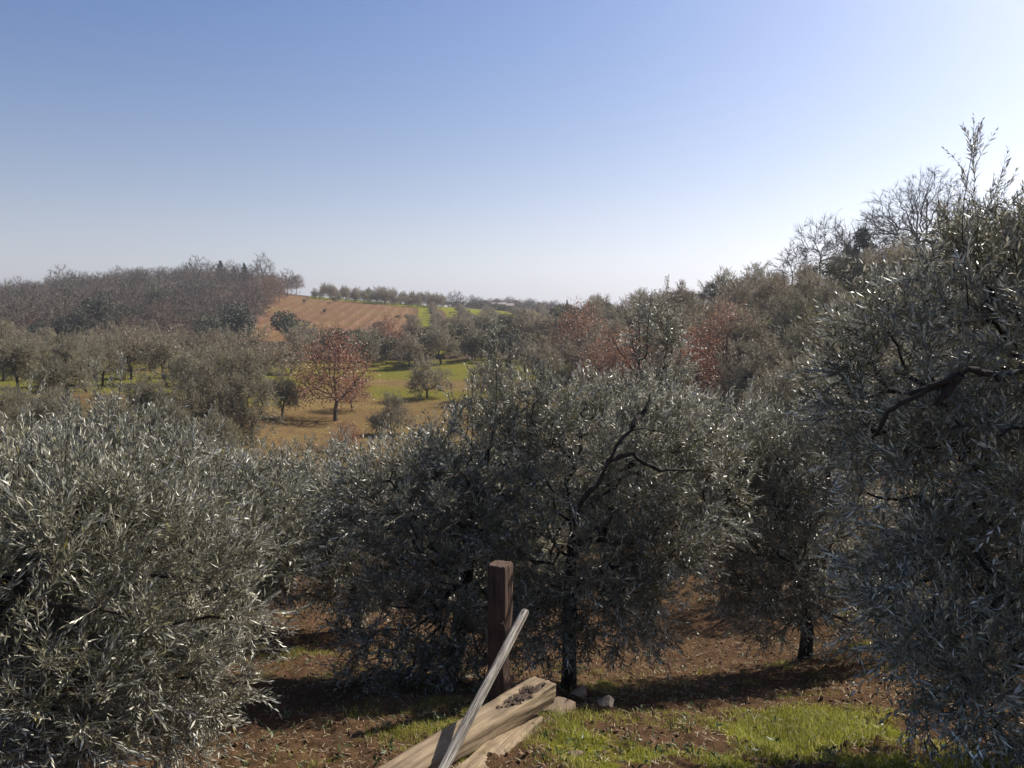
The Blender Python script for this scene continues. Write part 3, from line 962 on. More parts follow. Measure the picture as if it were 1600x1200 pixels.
def conifer(seed, h, r, n, size):
    rng = np.random.default_rng(seed)
    t = 1 - rng.random(n) ** 0.6
    tier = 0.75 + 0.35 * np.sin(t * 26)
    a = rng.uniform(0, 6.28, n)
    q = r * (1 - t) ** 0.85 * tier * rng.random(n) ** 0.35
    C = np.stack([np.cos(a) * q, np.sin(a) * q, h * (0.12 + 0.86 * t) - 0.25 * q], -1)
    sk = Skel([(0, 0, 0), (0, 0, h * 0.5), (0, 0, h * 0.97)], h / 8)
    rr = np.linspace(0.025 * h, 0.004 * h, len(sk.p))
    return sk.tubes(rr, kmax=6, thin=0.0), leafcloud(rng, C, size, 0.4, np.stack([np.cos(a), np.sin(a), 0.2 + 0 * a], -1) * 0.8)

RED = [proto(oak_red(300 + i, 5.2, 2.3, 200, 30, 0.125), 'oak_tree', 'oak_bark', 'dead_leaf', 'oak tree', '') for i in range(2)]
HOLM = [proto(bush(320 + i, 5.0, 2.6, 5600, 0.20, lumps_n=15), 'evergreen_tree', 'oak_bark', 'holm_leaf', 'evergreen tree', '') for i in range(3)]
SCRUB = [proto(bush(330 + i, 3.2, 1.9, 4200, 0.15, wood_n=60), 'shrub', 'oak_bark', 'hedge_leaf', 'shrub', '') for i in range(2)]
CONI = [proto(conifer(340 + i, 9.0, 2.3 + 0.5 * i, 2600, 0.55), 'conifer', 'oak_bark', 'pine_leaf', 'conifer', '') for i in range(2)]

def single(wood, name, bark, cat, extra=None, mats=None):
    me = np_mesh(name, wood + (extra or []), [M[bark]] + ([M[m] for m in mats] if mats else []))
    o = link(name, me, None, (0, 0, -500))
    tag(o, 'tree', cat)
    return o
BARE = [single(bare_tree(360 + i, 9.0, 3.6 + 0.3 * i, 110, 8, 1.5, 0.022, 0.7, tw=0.030, thin=0.07, kmax=4)[0], 'bare_tree', 'bare_bark', 'bare tree') for i in range(4)]
# wood trees that keep brown leaves
def brown_tree(seed):
    rng = np.random.default_rng(seed)
    w, sk, pn = bare_tree(seed, 8.0, 3.6, 90, 5, 1.3, 0.02, 0.8, tw=0.03, thin=0.07, kmax=4)
    C = np.concatenate([pn[i[-1]] + rng.normal(0, 0.6, (16, 3)) for i in sk.terms])
    lc = leafcloud(rng, C, 0.30, 0.6)
    return single(w, 'oak_tree', 'bare_bark', 'oak tree', [(lc[0][0], lc[0][1], 1)], ['wood_leaf'])
BROWN = [brown_tree(380 + i) for i in range(2)]

# ------------------------------------------------------------------ the wood on the left hill
rw = np.random.default_rng(42)
WOODG = 'leafless trees of the wood on the left hill'
cells = []
for Y in np.arange(132, 300, 8.7):
    half = 6.9 / Y * FOC
    px = -190.0
    while px < 492:
        cells.append((px + rw.uniform(-0.4, 0.4) * half, Y + rw.uniform(-3.3, 3.3)))
        px += half
wood_spots = []
for px, Y in cells:
    edge = 384 + (Y - 150) * 0.62 if Y > 190 else 392
    if px > min(edge, 486):
        continue
    wood_spots.append((px, Y, px > edge - 55 and Y > 195))
print('wood trees', len(wood_spots))
for px, Y, red in wood_spots:
    if red and rw.random() < 0.75:
        put(BROWN, px, Y, rw.uniform(0.75, 0.95), 'brown-leaved oak on the right-hand fringe of the hill wood', 'oaks along the right edge of the hill wood', rw)
    elif rw.random() < 0.05:
        put(BROWN, px, Y, rw.uniform(0.6, 0.85), 'oak holding brown leaves among the leafless trees of the hill wood', 'brown oaks inside the hill wood', rw)
    else:
        put(BARE, px, Y, rw.uniform(0.75, 1.0), 'leafless brown tree in the wood covering the left hill', WOODG, rw)
for px, Y, s, lab in [(122, 134, 1.25, 'dark evergreen at the foot of the hill wood, widest of the clump on the left'),
                      (155, 142, 1.5, 'tall dark evergreen in the clump at the foot of the hill wood'),
                      (92, 132, 0.95, 'small evergreen at the left end of the clump in the hill wood'),
                      (190, 150, 1.3, 'evergreen at the right end of the clump in the hill wood'),
                      (258, 172, 1.7, 'green-topped evergreen halfway up the hill wood'),
                      (222, 160, 1.3, 'low dark evergreen halfway up the hill wood'),
                      (372, 134, 1.5, 'dark round evergreen at the right foot of the hill wood'),
                      (332, 118, 1.15, 'dark narrow evergreen between the olives and the hill wood'),
                      (62, 128, 0.8, 'bushy evergreen right above the far left olives'),
                      (285, 178, 1.2, 'evergreen among leafless trees near the hill centre'),
                      (450, 140, 1.5, 'dark rounded evergreen at the bottom edge of the stubble field')]:
    put(HOLM, px, Y, s, lab, 'dark evergreens on and below the left hill', rw)
for px, Y, s, lab in [(345, 284, 1.15, 'broad conifer standing above the wood on the hill crest'),
                      (383, 278, 0.92, 'pointed conifer at the right of the crest pair'),
                      (366, 281, 0.85, 'small slim conifer left of the pointed one on the crest')]:
    put(CONI, px, Y, s, lab, 'conifers on the hill crest', rw)
for px, Y, s, lab in [(411, 283, 1.4, 'round-headed bare tree standing alone on the hill crest'),
                      (98, 268, 1.3, 'bare tree rising above the wood left of the crest'),
                      (35, 264, 1.25, 'bare tree rising above the wood at the far left'),
                      (310, 287, 1.2, 'bare spreading tree left of the broad conifer')]:
    put(BARE, px, Y, s, lab, 'bare trees standing out on the hill crest', rw)

# undergrowth that closes the wood floor
def undergrowth():
    rng = np.random.default_rng(5)
    n = 16000
    Y = rng.uniform(128, 296, n)
    px = rng.uniform(-200, 480, n)
    keep = px < np.where(Y > 190, np.minimum(384 + (Y - 150) * 0.62, 486), 392)
    Y, px = Y[keep], px[keep]
    x = (px - 800) / FOC * Y
    C = np.stack([x, Y, G(x, Y) + rng.uniform(0, 2.2, len(x)) ** 1.3], -1)
    me = np_mesh('undergrowth', leafcloud(rng, C, 0.75, 0.25, UP * 0.8), [M['hedge_wood']])
    tag(link('undergrowth', me), 'brown scrub and brambles between the trees of the hill wood', None, None, 'stuff')
M['hedge_wood'] = leaf_mat('bramble', (0.15, 0.105, 0.08), (0.18, 0.13, 0.10), 0.8, 0.1, 0.4)
undergrowth()

# ------------------------------------------------------------------ ridge olives, far rows, distant hill
ro = np.random.default_rng(77)
xs = np.concatenate([[490], np.linspace(508, 690, 22)])
for i, px in enumerate(xs):
    lab = 'small olive tree on the skyline ridge above the stubble field'
    if i == 0:
        lab = 'first olive tree on the ridge, nearest the hill wood'
    put(OL_FAR, px + ro.uniform(-4, 4), 268 + (i % 2) * 7 + (px > 600) * 2 + ro.uniform(-2, 2), ro.uniform(0.8, 1.4), lab, 'olive trees along the skyline ridge', ro)
for px in np.linspace(525, 690, 18):
    put(OL_FAR, px + ro.uniform(-6, 6), 284, ro.uniform(1.0, 1.2), 'small olive tree on the skyline ridge above the stubble field', 'olive trees along the skyline ridge', ro)
for r_ in range(7):
    for Y in np.arange(150, 262, 9.0):
        xr = -33 + r_ * 9.0 - 0.12 * Y + 0.9 + 18.5
        px = 800 + FOC * xr / Y
        if 655 + (262 - Y) * 0.05 < px < 900:
            put(OL_FAR, px, Y, ro.uniform(0.75, 1.0), 'small olive tree in the rows on the far bright green strips', 'olive rows on the far green strips', ro)
for px, Y, s in [(693, 300, .8), (706, 300, .95), (712, 305, 1.0), (722, 302, .9), (735, 300, .95), (742, 304, 1.0), (750, 305, .9), (763, 310, .8), (778, 320, .8), (783, 325, .7)]:
    put(BARE, px, Y, s * 0.75, 'slender bare tree beside the far farmhouse on the skyline', 'bare trees beside the far farmhouse', ro, 0.9)
for i in range(60):
    px = ro.uniform(735, 890)
    put(BROWN if ro.random() < 0.45 else BARE, px, ro.uniform(400, 450), ro.uniform(0.75, 1.0), 'reddish tree of the wood on the distant low hill', 'trees of the wood on the distant low hill', ro, 3.0)
for i in range(34):
    put(SCRUB, ro.uniform(690, 890), ro.uniform(392, 446), ro.uniform(1.1, 1.7), 'low shrub under the trees of the distant low hill', 'shrubs on the distant low hill', ro, 0.8)
for i in range(14):
    put(SCRUB, ro.uniform(690, 800), ro.uniform(296, 318), ro.uniform(0.7, 1.0), 'low shrub by the slender trees near the far farmhouse', 'shrubs near the far farmhouse', ro)
put(CONI, 886, 300, 0.45, 'thin dark cypress-like tree on the skyline left of the olive slope', 'conifers on the skyline', ro, sz=1.5)

for px, Y, s, lab in [(523, 255, 0.75, 'small dark shrub high in the stubble field, just below the ridge olives'), (506, 222, 0.5, 'low tuft in the middle of the stubble field'),
                      (476, 245, 0.5, 'low tuft at the upper left of the stubble field'), (622, 215, 0.5, 'low tuft on the right side of the stubble field'),
                      (593, 168, 0.9, 'dark shrub at the bottom of the stubble field'), (645, 190, 1.1, 'dark shrub where the stubble field meets the green strips')]:
    put(SCRUB, px, Y, s, lab, 'shrubs in the stubble field', ro)

def farmhouse():
    root = link('farmhouse', None)
    b = gp(786, 318)
    root.location = b.tolist()
    tag(root, 'low reddish farmhouse with pale roof half hidden on the far skyline', 'farmhouse')
    m, nt_, bs, _ = mat('plaster')
    n1 = N(nt_, 'ShaderNodeTexNoise', ins={'Scale': 1.2, 'Detail': 5})
    nt_.links.new(mix(nt_, n1.outputs[0], (0.24, 0.13, 0.10), (0.36, 0.22, 0.17)), bs.inputs['Base Color'])
    m2, nt2, bs2, _ = mat('roof_tiles')
    n2 = N(nt2, 'ShaderNodeTexNoise', ins={'Scale': 3.0, 'Detail': 5})
    nt2.links.new(mix(nt2, n2.outputs[0], (0.26, 0.20, 0.17), (0.40, 0.34, 0.30)), bs2.inputs['Base Color'])
    m3, _, bs3, _ = mat('window_glass')
    bs3.inputs['Base Color'].default_value = (0.02, 0.025, 0.03, 1)
    bs3.inputs['Roughness'].default_value = 0.15
    def box(x0, x1, y0, y1, z0, z1):
        v = np.array([[x, y, z] for x in (x0, x1) for y in (y0, y1) for z in (z0, z1)], float)
        f = np.array([[0, 1, 3, 2], [4, 6, 7, 5], [0, 4, 5, 1], [2, 3, 7, 6], [0, 2, 6, 4], [1, 5, 7, 3]])
        return (v, f, 0)
    def gable(x0, x1, y0, y1, z0, h, o=0.35):
        v = np.array([[x0 - o, y0 - o, z0 - .1], [x1 + o, y0 - o, z0 - .1], [x1 + o, y1 + o, z0 - .1], [x0 - o, y1 + o, z0 - .1],
                      [x0 - o, (y0 + y1) / 2, z0 + h], [x1 + o, (y0 + y1) / 2, z0 + h]], float)
        return (v, np.array([[0, 1, 5, 4], [2, 3, 4, 5], [0, 3, 2, 1]]), 0), (v, np.array([[0, 4, 3], [1, 2, 5]]), 0)
    link('wall', np_mesh('wall', [box(-4.5, 1.0, 0, 5, -0.5, 2.8), box(1.003, 4.2, 0.4, 4.6, -0.5, 2.2)], [m]), root)
    rf = link('roof', np_mesh('roof', [*gable(-4.5, 1.0, 0, 5, 2.85, 0.9), *gable(1.4, 4.2, 0.4, 4.6, 2.25, 1.0)], [m2]), root)
    link('chimney', np_mesh('chimney', [box(-2.2, -1.6, 2.0, 2.6, 3.0, 4.4)], [m]), rf)
    for x, z in ((-3.6, 0.9), (-1.6, 0.9), (0.1, 0.9), (2.6, 0.8)):
        y = -0.02 if x < 1 else 0.38
        w = link('window', np_mesh('window', [box(x - .45, x + .45, y, y + .1, z, z + 1.2)], [m3]), root)
farmhouse()

# ------------------------------------------------------------------ valley olives, oaks and scrub
rv = np.random.default_rng(91)
VG = 'olive trees on the valley floor'
for px, Y, s, lab in [
    (110, 58, 1.25, 'pair-stemmed olive tree at the far left, grass behind its trunk'),
    (30, 60, 1.2, 'olive tree cut by the left edge below the hill wood'),
    (65, 66, 1.1, 'olive tree between the two at the far left'),
    (160, 70, 1.2, 'olive tree right of the pair-stemmed one at the far left'),
    (205, 78, 1.3, 'olive tree on the left meadow in front of the evergreen clump'),
    (262, 74, 1.35, 'round olive tree with trunk showing above the left meadow'),
    (318, 84, 1.15, 'brownish low olive tree right of the round one on the left meadow'),
    (365, 62, 1.6, 'tall pale olive tree at the right end of the left meadow'),
    (405, 84, 1.75, 'tall olive tree left of the red-leaved oak'),
    (335, 50, 1.3, 'olive tree in front of the tall pale one beside the left meadow'),
    (395, 50, 1.25, 'olive tree at the left edge of the dry clearing'),
    (285, 48, 1.1, 'low dark olive tree in front of the left meadow'),
    (455, 96, 1.4, 'olive tree behind the red-leaved oak on its left'),
    (572, 108, 1.35, 'greenish olive tree right behind the red-leaved oak'),
    (668, 80, 1.15, 'olive tree leaning over the middle of the dry clearing'),
    (690, 112, 1.6, 'olive tree at the back of the clearing, left of the dark hedge'),
    (640, 107, 1.3, 'grey olive tree at the back of the clearing above the middle trees'),
    (772, 78, 1.25, 'olive tree behind the tall glinting shoots in the middle'),
    (850, 80, 1.3, 'tall slim olive tree right of the tall glinting shoots'),
    (612, 60, 1.0, 'small olive tree standing low in the dry clearing, right of the red oak'),
    (440, 64, 1.1, 'olive tree at the left front of the dry clearing'),
    (820, 100, 1.15, 'olive tree at the right back of the clearing by the dark hedge'),
    (880, 84, 1.2, 'olive tree in the shaded right end of the clearing'),
    (5, 72, 1.35, 'broad olive tree at the back left end of the left meadow'),
    (135, 64, 1.3, 'broad olive tree in the middle of the left meadow'),
    (185, 88, 1.4, 'tall olive tree at the back of the left meadow, left of centre'),
    (300, 66, 1.35, 'olive tree closing the right end of the left meadow'),
    (20, 44, 0.8, 'olive tree at the left edge in front of the left meadow'),
    (85, 43, 0.72, 'olive tree on the near side of the left meadow, left of the others there'),
    (170, 45, 0.75, 'olive tree on the near side of the left meadow, in the middle'),
    (232, 49, 0.85, 'olive tree on the near side of the left meadow, right of the middle one'),
    (140, 84, 1.1, 'olive tree at the back of the left meadow under the evergreen clump'),
    (235, 92, 1.2, 'olive tree at the back of the left meadow, right of the evergreen clump'),
]:
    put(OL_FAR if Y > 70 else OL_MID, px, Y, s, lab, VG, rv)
for px, Y, s, lab in [
    (524, 66, 1.45, 'red-brown leaved oak standing on the dry clearing, pale trunk visible'),
    (604, 118, 1.25, 'small red-brown oak at the back of the clearing'),
    (550, 72, 0.75, 'low red-brown oak shrub leaning at the foot of the larger one'),
    (905, 90, 1.45, 'dark red oak at the right end of the clearing'),
    (955, 60, 1.25, 'large red-brown oak left of the leafy bare-branched olive'),
    (990, 64, 1.15, 'red-brown oak right beside the large one in the middle right'),
    (1068, 48, 0.95, 'red-brown oak right of the bare-branched olive'),
    (1100, 50, 1.08, 'taller red-brown oak at the right of the russet group'),
    (1130, 52, 1.05, 'rightmost red-brown oak below the olive slope'),
    (540, 50, 0.45, 'low russet shrub by the earth path in the clearing')]:
    put(RED, px, Y, s, lab, 'oaks with red-brown dry leaves', rv)
rh = np.random.default_rng(17)
for i, px in enumerate(np.linspace(470, 900, 30)):
    put(SCRUB if rh.random() < 0.6 else OL_FAR, px, 112 + rh.uniform(0, 16), rh.uniform(1.2, 1.7), 'olive-brown tree in the tall hedge line behind the clearing', 'hedge line behind the clearing', rh)
for i in range(26):
    put(SCRUB if rh.random() < 0.5 else OL_FAR, rh.uniform(640, 960), rh.uniform(126, 150), rh.uniform(1.2, 1.6), 'brownish shrub in the belt between the clearing and the green strips', 'scrub belt before the far green strips', rh)
for px, Y, s, lab in [(925, 98, 0.9, 'dark evergreen between the two dark red oaks'), (880, 100, 0.8, 'dark evergreen shrub at the end of the shaded clearing'), (795, 118, 0.9, 'dark evergreen in the hedge behind the tall shoots')]:
    put(HOLM, px, Y, s, lab, 'dark evergreens by the clearing', rh)
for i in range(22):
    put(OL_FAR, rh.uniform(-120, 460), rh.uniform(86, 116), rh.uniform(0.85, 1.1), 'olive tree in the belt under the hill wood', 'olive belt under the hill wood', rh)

# the rows running down from the near trees to the valley
rm = np.random.default_rng(23)
def row_label(px, Y):
    if px < 420:
        return 'grey olive tree in the grove behind the lower left trees'
    if px < 700:
        return 'grey olive tree in the grove below the dry clearing'
    if px < 1130:
        return 'olive tree in the grove behind the trees by the post'
    return 'olive tree in the dark grove behind the right-hand trees'
for Y, h in [(13.5, 0.78), (17, 0.8), (21, 0.85), (26, 0.9), (32, 0.92), (39, 0.95)]:
    px = -180 + rm.uniform(0, 60)
    while px < 1250:
        clear = 380 < px < 690
        s = h * rm.uniform(0.9, 1.1)
        if clear:
            s *= 0.70
        elif px < 380:
            s *= 0.80
        if 690 <= px < 1180 and Y > 18:
            s *= 0.72
        if not (clear and Y > 30) and not (Y < 15 and (330 < px < 560 or 1000 < px < 1180)):
            put(OL_MID, px, Y + rm.uniform(-1, 1), s, row_label(px, Y), 'grove ' + row_label(px, Y).split(' grove ')[1], rm)
        px += 2.7 / Y * FOC * rm.uniform(0.85, 1.2)

# ------------------------------------------------------------------ the olive slope on the right
rs = np.random.default_rng(61)
for Y in (26, 31, 37, 43, 50, 57, 65, 73, 82, 90):
    px = 1235 if Y < 40 else (1180 if Y < 62 else 935)
    while px < 1720:
        k = OL_MID if Y < 60 else OL_FAR
        if Y > 45 and rs.random() < 0.16:
            k = SCRUB
        sc = rs.uniform(0.95, 1.25)
        if Y > 70 and px > 1210:
            sc *= 0.6
        zone = ('along its skyline' if Y > 78 else 'on its upper half' if Y > 55 else 'near its foot') + (' above the russet oaks' if px < 1200 else ' behind the big right-hand olive' if px > 1380 else ' below the bare trees')
        kind = 'brownish shrub' if k is SCRUB else 'olive tree'
        put(k, px + rs.uniform(-12, 12), Y + rs.uniform(-2, 2), sc, kind + ' on the right slope, ' + zone, 'shrubs on the right slope' if k is SCRUB else 'olive trees on the right slope', rs)
        px += 2.9 / Y * FOC * rs.uniform(0.85, 1.2)
for i in range(24):
    px = rs.uniform(900, 1060)
    put(OL_FAR if rs.random() < 0.6 else SCRUB, px, rs.uniform(100, 150), rs.uniform(1.1, 1.5), 'tree in the mixed scrub where the right slope meets the skyline', 'scrub at the foot of the right skyline', rs)
put(HOLM, 1170, 44, 0.7, 'dark evergreen shrub below the right slope', 'dark evergreens by the clearing', rs)
put(SCRUB, 1195, 36, 0.9, 'yellowish green shrub right of the russet oaks', 'shrubs on the right slope', rs)

# olive with bare branches above the middle right trees
def topped_olive():
    rng = np.random.default_rng(404)
    b = gp(1022, 19) - np.array([0, 0, 0.1])
    L = [W2(1030, 545, 19, 45, 70, 0.6), W2(1025, 620, 19, 70, 60, 0.9), W2(1040, 500, 19, 22, 45, 0.35), W2(1022, 700, 19, 90, 60, 1.2)]
    L = [(l[0] - b[0], l[1] - b[1], l[2] - b[2], *l[3:]) for l in L]
    tr = [np.zeros(3), P(1020, 720, 19) - b, P(1022, 640, 19) - b]
    lb = [[P(1022, 640, 19) - b, P(1000, 580, 19) - b, P(985, 520, 19) - b, P(968, 462, 19) - b],
          [P(1022, 640, 19) - b, P(1040, 560, 19) - b, P(1043, 500, 19) - b, P(1042, 445, 19) - b],
          [P(1015, 610, 19) - b, P(990, 580, 19) - b, P(955, 530, 19) - b],
          [P(1022, 620, 19) - b, P(1055, 540, 19) - b, P(1075, 480, 19) - b],
          [P(1000, 590, 19) - b, P(998, 520, 19) - b, P(1000, 450, 19) - b],
          [P(1010, 560, 19) - b, P(1013, 500, 19) - b, P(1018, 455, 19) - b]]
    w, c = make_olive(rng, L, tr, lb, 260, 5, MID, False, 0.15, 0.006, [((*(P(1040, 540, 19) - b),), (*(P(1043, 440, 19) - b),), 16)], 'olive_leaf', 0.6, True, fat=1.0, lr=(0.018, 0.004))
    tree_object('olive_tree', w, c, 'olive_bark', 'olive_leaf', b, 'thin-topped olive tree with bare upright twigs before the russet oaks', 'olive tree', 'olive trees close to the viewpoint')
topped_olive()

# ------------------------------------------------------------------ skyline trees on the right
def big_oak():
    b = gp(1434, 92) - np.array([0, 0, 0.3])
    def T(rng):
        L = [(-2.5, 0, 7.3, 3.8, 4.2, 3.2), (1.5, 0, 8.8, 3.6, 4.2, 3.6), (-5.2, 0, 5.6, 2.6, 3.0, 2.0), (-1, 0, 4.6, 5.0, 3.5, 1.5), (4.5, 0, 7.0, 2.5, 3, 2.5)]
        return in_lumps(rng, L, 760, 0.3)[0]
    w, sk, pn = bare_tree(500, 11, 6, 0, 9, 0.9, 0.020, 0.4, zb=2.2, tw=0.013, kmax=7, thin=0.05, targets=T, tr_r=0.38, sagw=-0.06)
    o = link('bare_tree', np_mesh('bare_tree', w, [M['oak_bark']], smooth=(0,)), None, b)
    tag(o, 'great spreading bare tree on the right skyline beside the tall olive shoots', 'bare tree', 'bare trees on the right skyline')
big_oak()
rk = np.random.default_rng(33)
for px, Y, s, lab in [(1281, 84, 0.72, 'small slender bare tree on the right skyline left of the ivy-clad tree'),
                      (1237, 84, 0.62, 'small bushy bare tree lowest on the right skyline'),
                      (1372, 90, 0.75, 'thin bare tree between the ivy-clad tree and the great bare one'),
                      (1395, 98, 0.7, 'bare tree in front of the great bare one on its left'),
                      (1310, 88, 0.6, 'tiny bare sapling directly left of the ivy-clad tree'),
                      (1545, 92, 0.75, 'bare tree behind the tall shoots of the right olive'),
                      (1590, 88, 0.7, 'bare tree at the right frame edge on the skyline'),
                      (1500, 96, 0.85, 'bare tree right beside the great bare one, half hidden by shoots')]:
    put(BARE, px, Y, s, lab, 'bare trees on the right skyline', rk)
put(BARE, 995, 24, 0.5, 'thin bare tree with fine twigs over the middle right trees', 'bare trees in the middle right', rk)

def ivy_tree():
    b = gp(1336, 86) - np.array([0, 0, 0.2])
    root = link('ivy_clad_tree', None, None, b, 0, 1.25)
    tag(root, 'dark ivy-clad tree with forked bare top on the right skyline', 'ivy-clad tree', 'trees on the right skyline')
    rng = np.random.default_rng(9)
    sk = Skel([(0, 0, 0), (-.1, 0, 1.2), (0.1, 0, 2.2)], 0.2)
    arms = [[(0.1, 0, 1.8), (0.5, 0, 3.0), (0.7, 0, 4.0), (0.9, 0.2, 4.6)], [(0, 0, 1.2), (-.8, 0, 2.6), (-1.4, 0.2, 3.6), (-1.9, 0, 4.2)],
            [(0.1, 0, 1.4), (1.0, 0.2, 2.2), (2.0, 0.1, 2.9), (2.8, 0, 3.4)], [(-1.2, 0, 3.4), (-1.3, 0, 4.3)], [(0.5, 0, 3), (-.2, 0, 4), (-.5, 0, 4.7)]]
    for a in arms:
        sk.limb(a, 0.2)
    pn = np.array(sk.p)
    n0 = len(pn)
    T = np.concatenate([np.array(a[-1]) + rng.normal(0, 0.55, (14, 3)) for a in arms])
    sk.grow(rng, T, np.arange(len(T)), 0.2, 0.2, 0.2)
    link('trunk', np_mesh('trunk', sk.tubes(sk.radii(0.011, 2.1), kmax=6), [M['oak_bark']], smooth=(0,)), root)
    C = []
    for (c, rr, n) in [((0.55, 0, 3.4), (0.7, 0.6, 0.9), 1100), ((0, 0, 1.5), (0.45, 0.45, 1.4), 900), ((1.4, 0, 1.6), (0.9, 0.6, 0.7), 700), ((-0.7, 0, 2.3), (0.3, 0.3, 0.7), 250), ((1.1, 0, 2.6), (0.7, 0.5, 0.5), 450)]:
        d = nrm(rng.normal(size=(n, 3))) * (rng.random(n) ** 0.4)[:, None]
        C.append(np.array(c) + d * np.array(rr))
    c = link('ivy', np_mesh('ivy', leafcloud(rng, np.concatenate(C), 0.17, 0.8), [M['ivy_leaf']]), root)
    c['kind'] = 'stuff'
ivy_tree()

# ------------------------------------------------------------------ timbers, post, pole, stones
def wood_mat(name, a, b2, dark, grain=(3, 3, 26), crack=0.5, rough=0.85, rng_=(0.32, 0.66)):
    m, nt, b, out = mat(name)
    tc = N(nt, 'ShaderNodeTexCoord')
    mp = N(nt, 'ShaderNodeMapping')
    mp.inputs['Scale'].default_value = grain
    nt.links.new(tc.outputs['Object'], mp.inputs[0])
    n1 = N(nt, 'ShaderNodeTexNoise', ins={'Scale': 2.0, 'Detail': 8, 'Roughness': 0.7, 'Distortion': 0.5})
    nt.links.new(mp.outputs[0], n1.inputs['Vector'])
    n2 = N(nt, 'ShaderNodeTexNoise', ins={'Scale': 4.5, 'Detail': 5, 'Roughness': 0.6})
    nt.links.new(tc.outputs['Object'], n2.inputs['Vector'])
    c = mix(nt, maprange(nt, n1.outputs[0], *rng_), a, b2)
    c = mix(nt, maprange(nt, n2.outputs[0], 0.50, 0.72, 0, 0.75), c, dark)
    c = mix(nt, maprange(nt, n1.outputs[0], 0.40, 0.33, 0, crack), c, (0.02, 0.015, 0.012))
    nt.links.new(c, b.inputs['Base Color'])
    b.inputs['Roughness'].default_value = rough
    b.inputs['Specular IOR Level'].default_value = 0.25
    bp = N(nt, 'ShaderNodeBump', ins={'Strength': 0.8, 'Distance': 0.012})
    nt.links.new(n1.outputs[0], bp.inputs['Height'])
    nt.links.new(bp.outputs[0], b.inputs['Normal'])
    return m
M['beam'] = wood_mat('weathered_beam', (0.13, 0.092, 0.056), (0.30, 0.228, 0.145), (0.10, 0.07, 0.044), (14, 14, 0.8), 0.95, rng_=(0.38, 0.62))
M['post'] = wood_mat('brown_post', (0.045, 0.032, 0.025), (0.15, 0.090, 0.064), (0.03, 0.022, 0.018), (15, 15, 1.0), 0.9)
M['pole'] = wood_mat('grey_pole', (0.07, 0.06, 0.05), (0.36, 0.33, 0.285), (0.16, 0.135, 0.11), (30, 30, 1.1), 1.0, rng_=(0.43, 0.58))
M['rot'] = wood_mat('rotten_wood', (0.035, 0.024, 0.018), (0.10, 0.068, 0.05), (0.05, 0.032, 0.025), (20, 20, 8), 0.8)

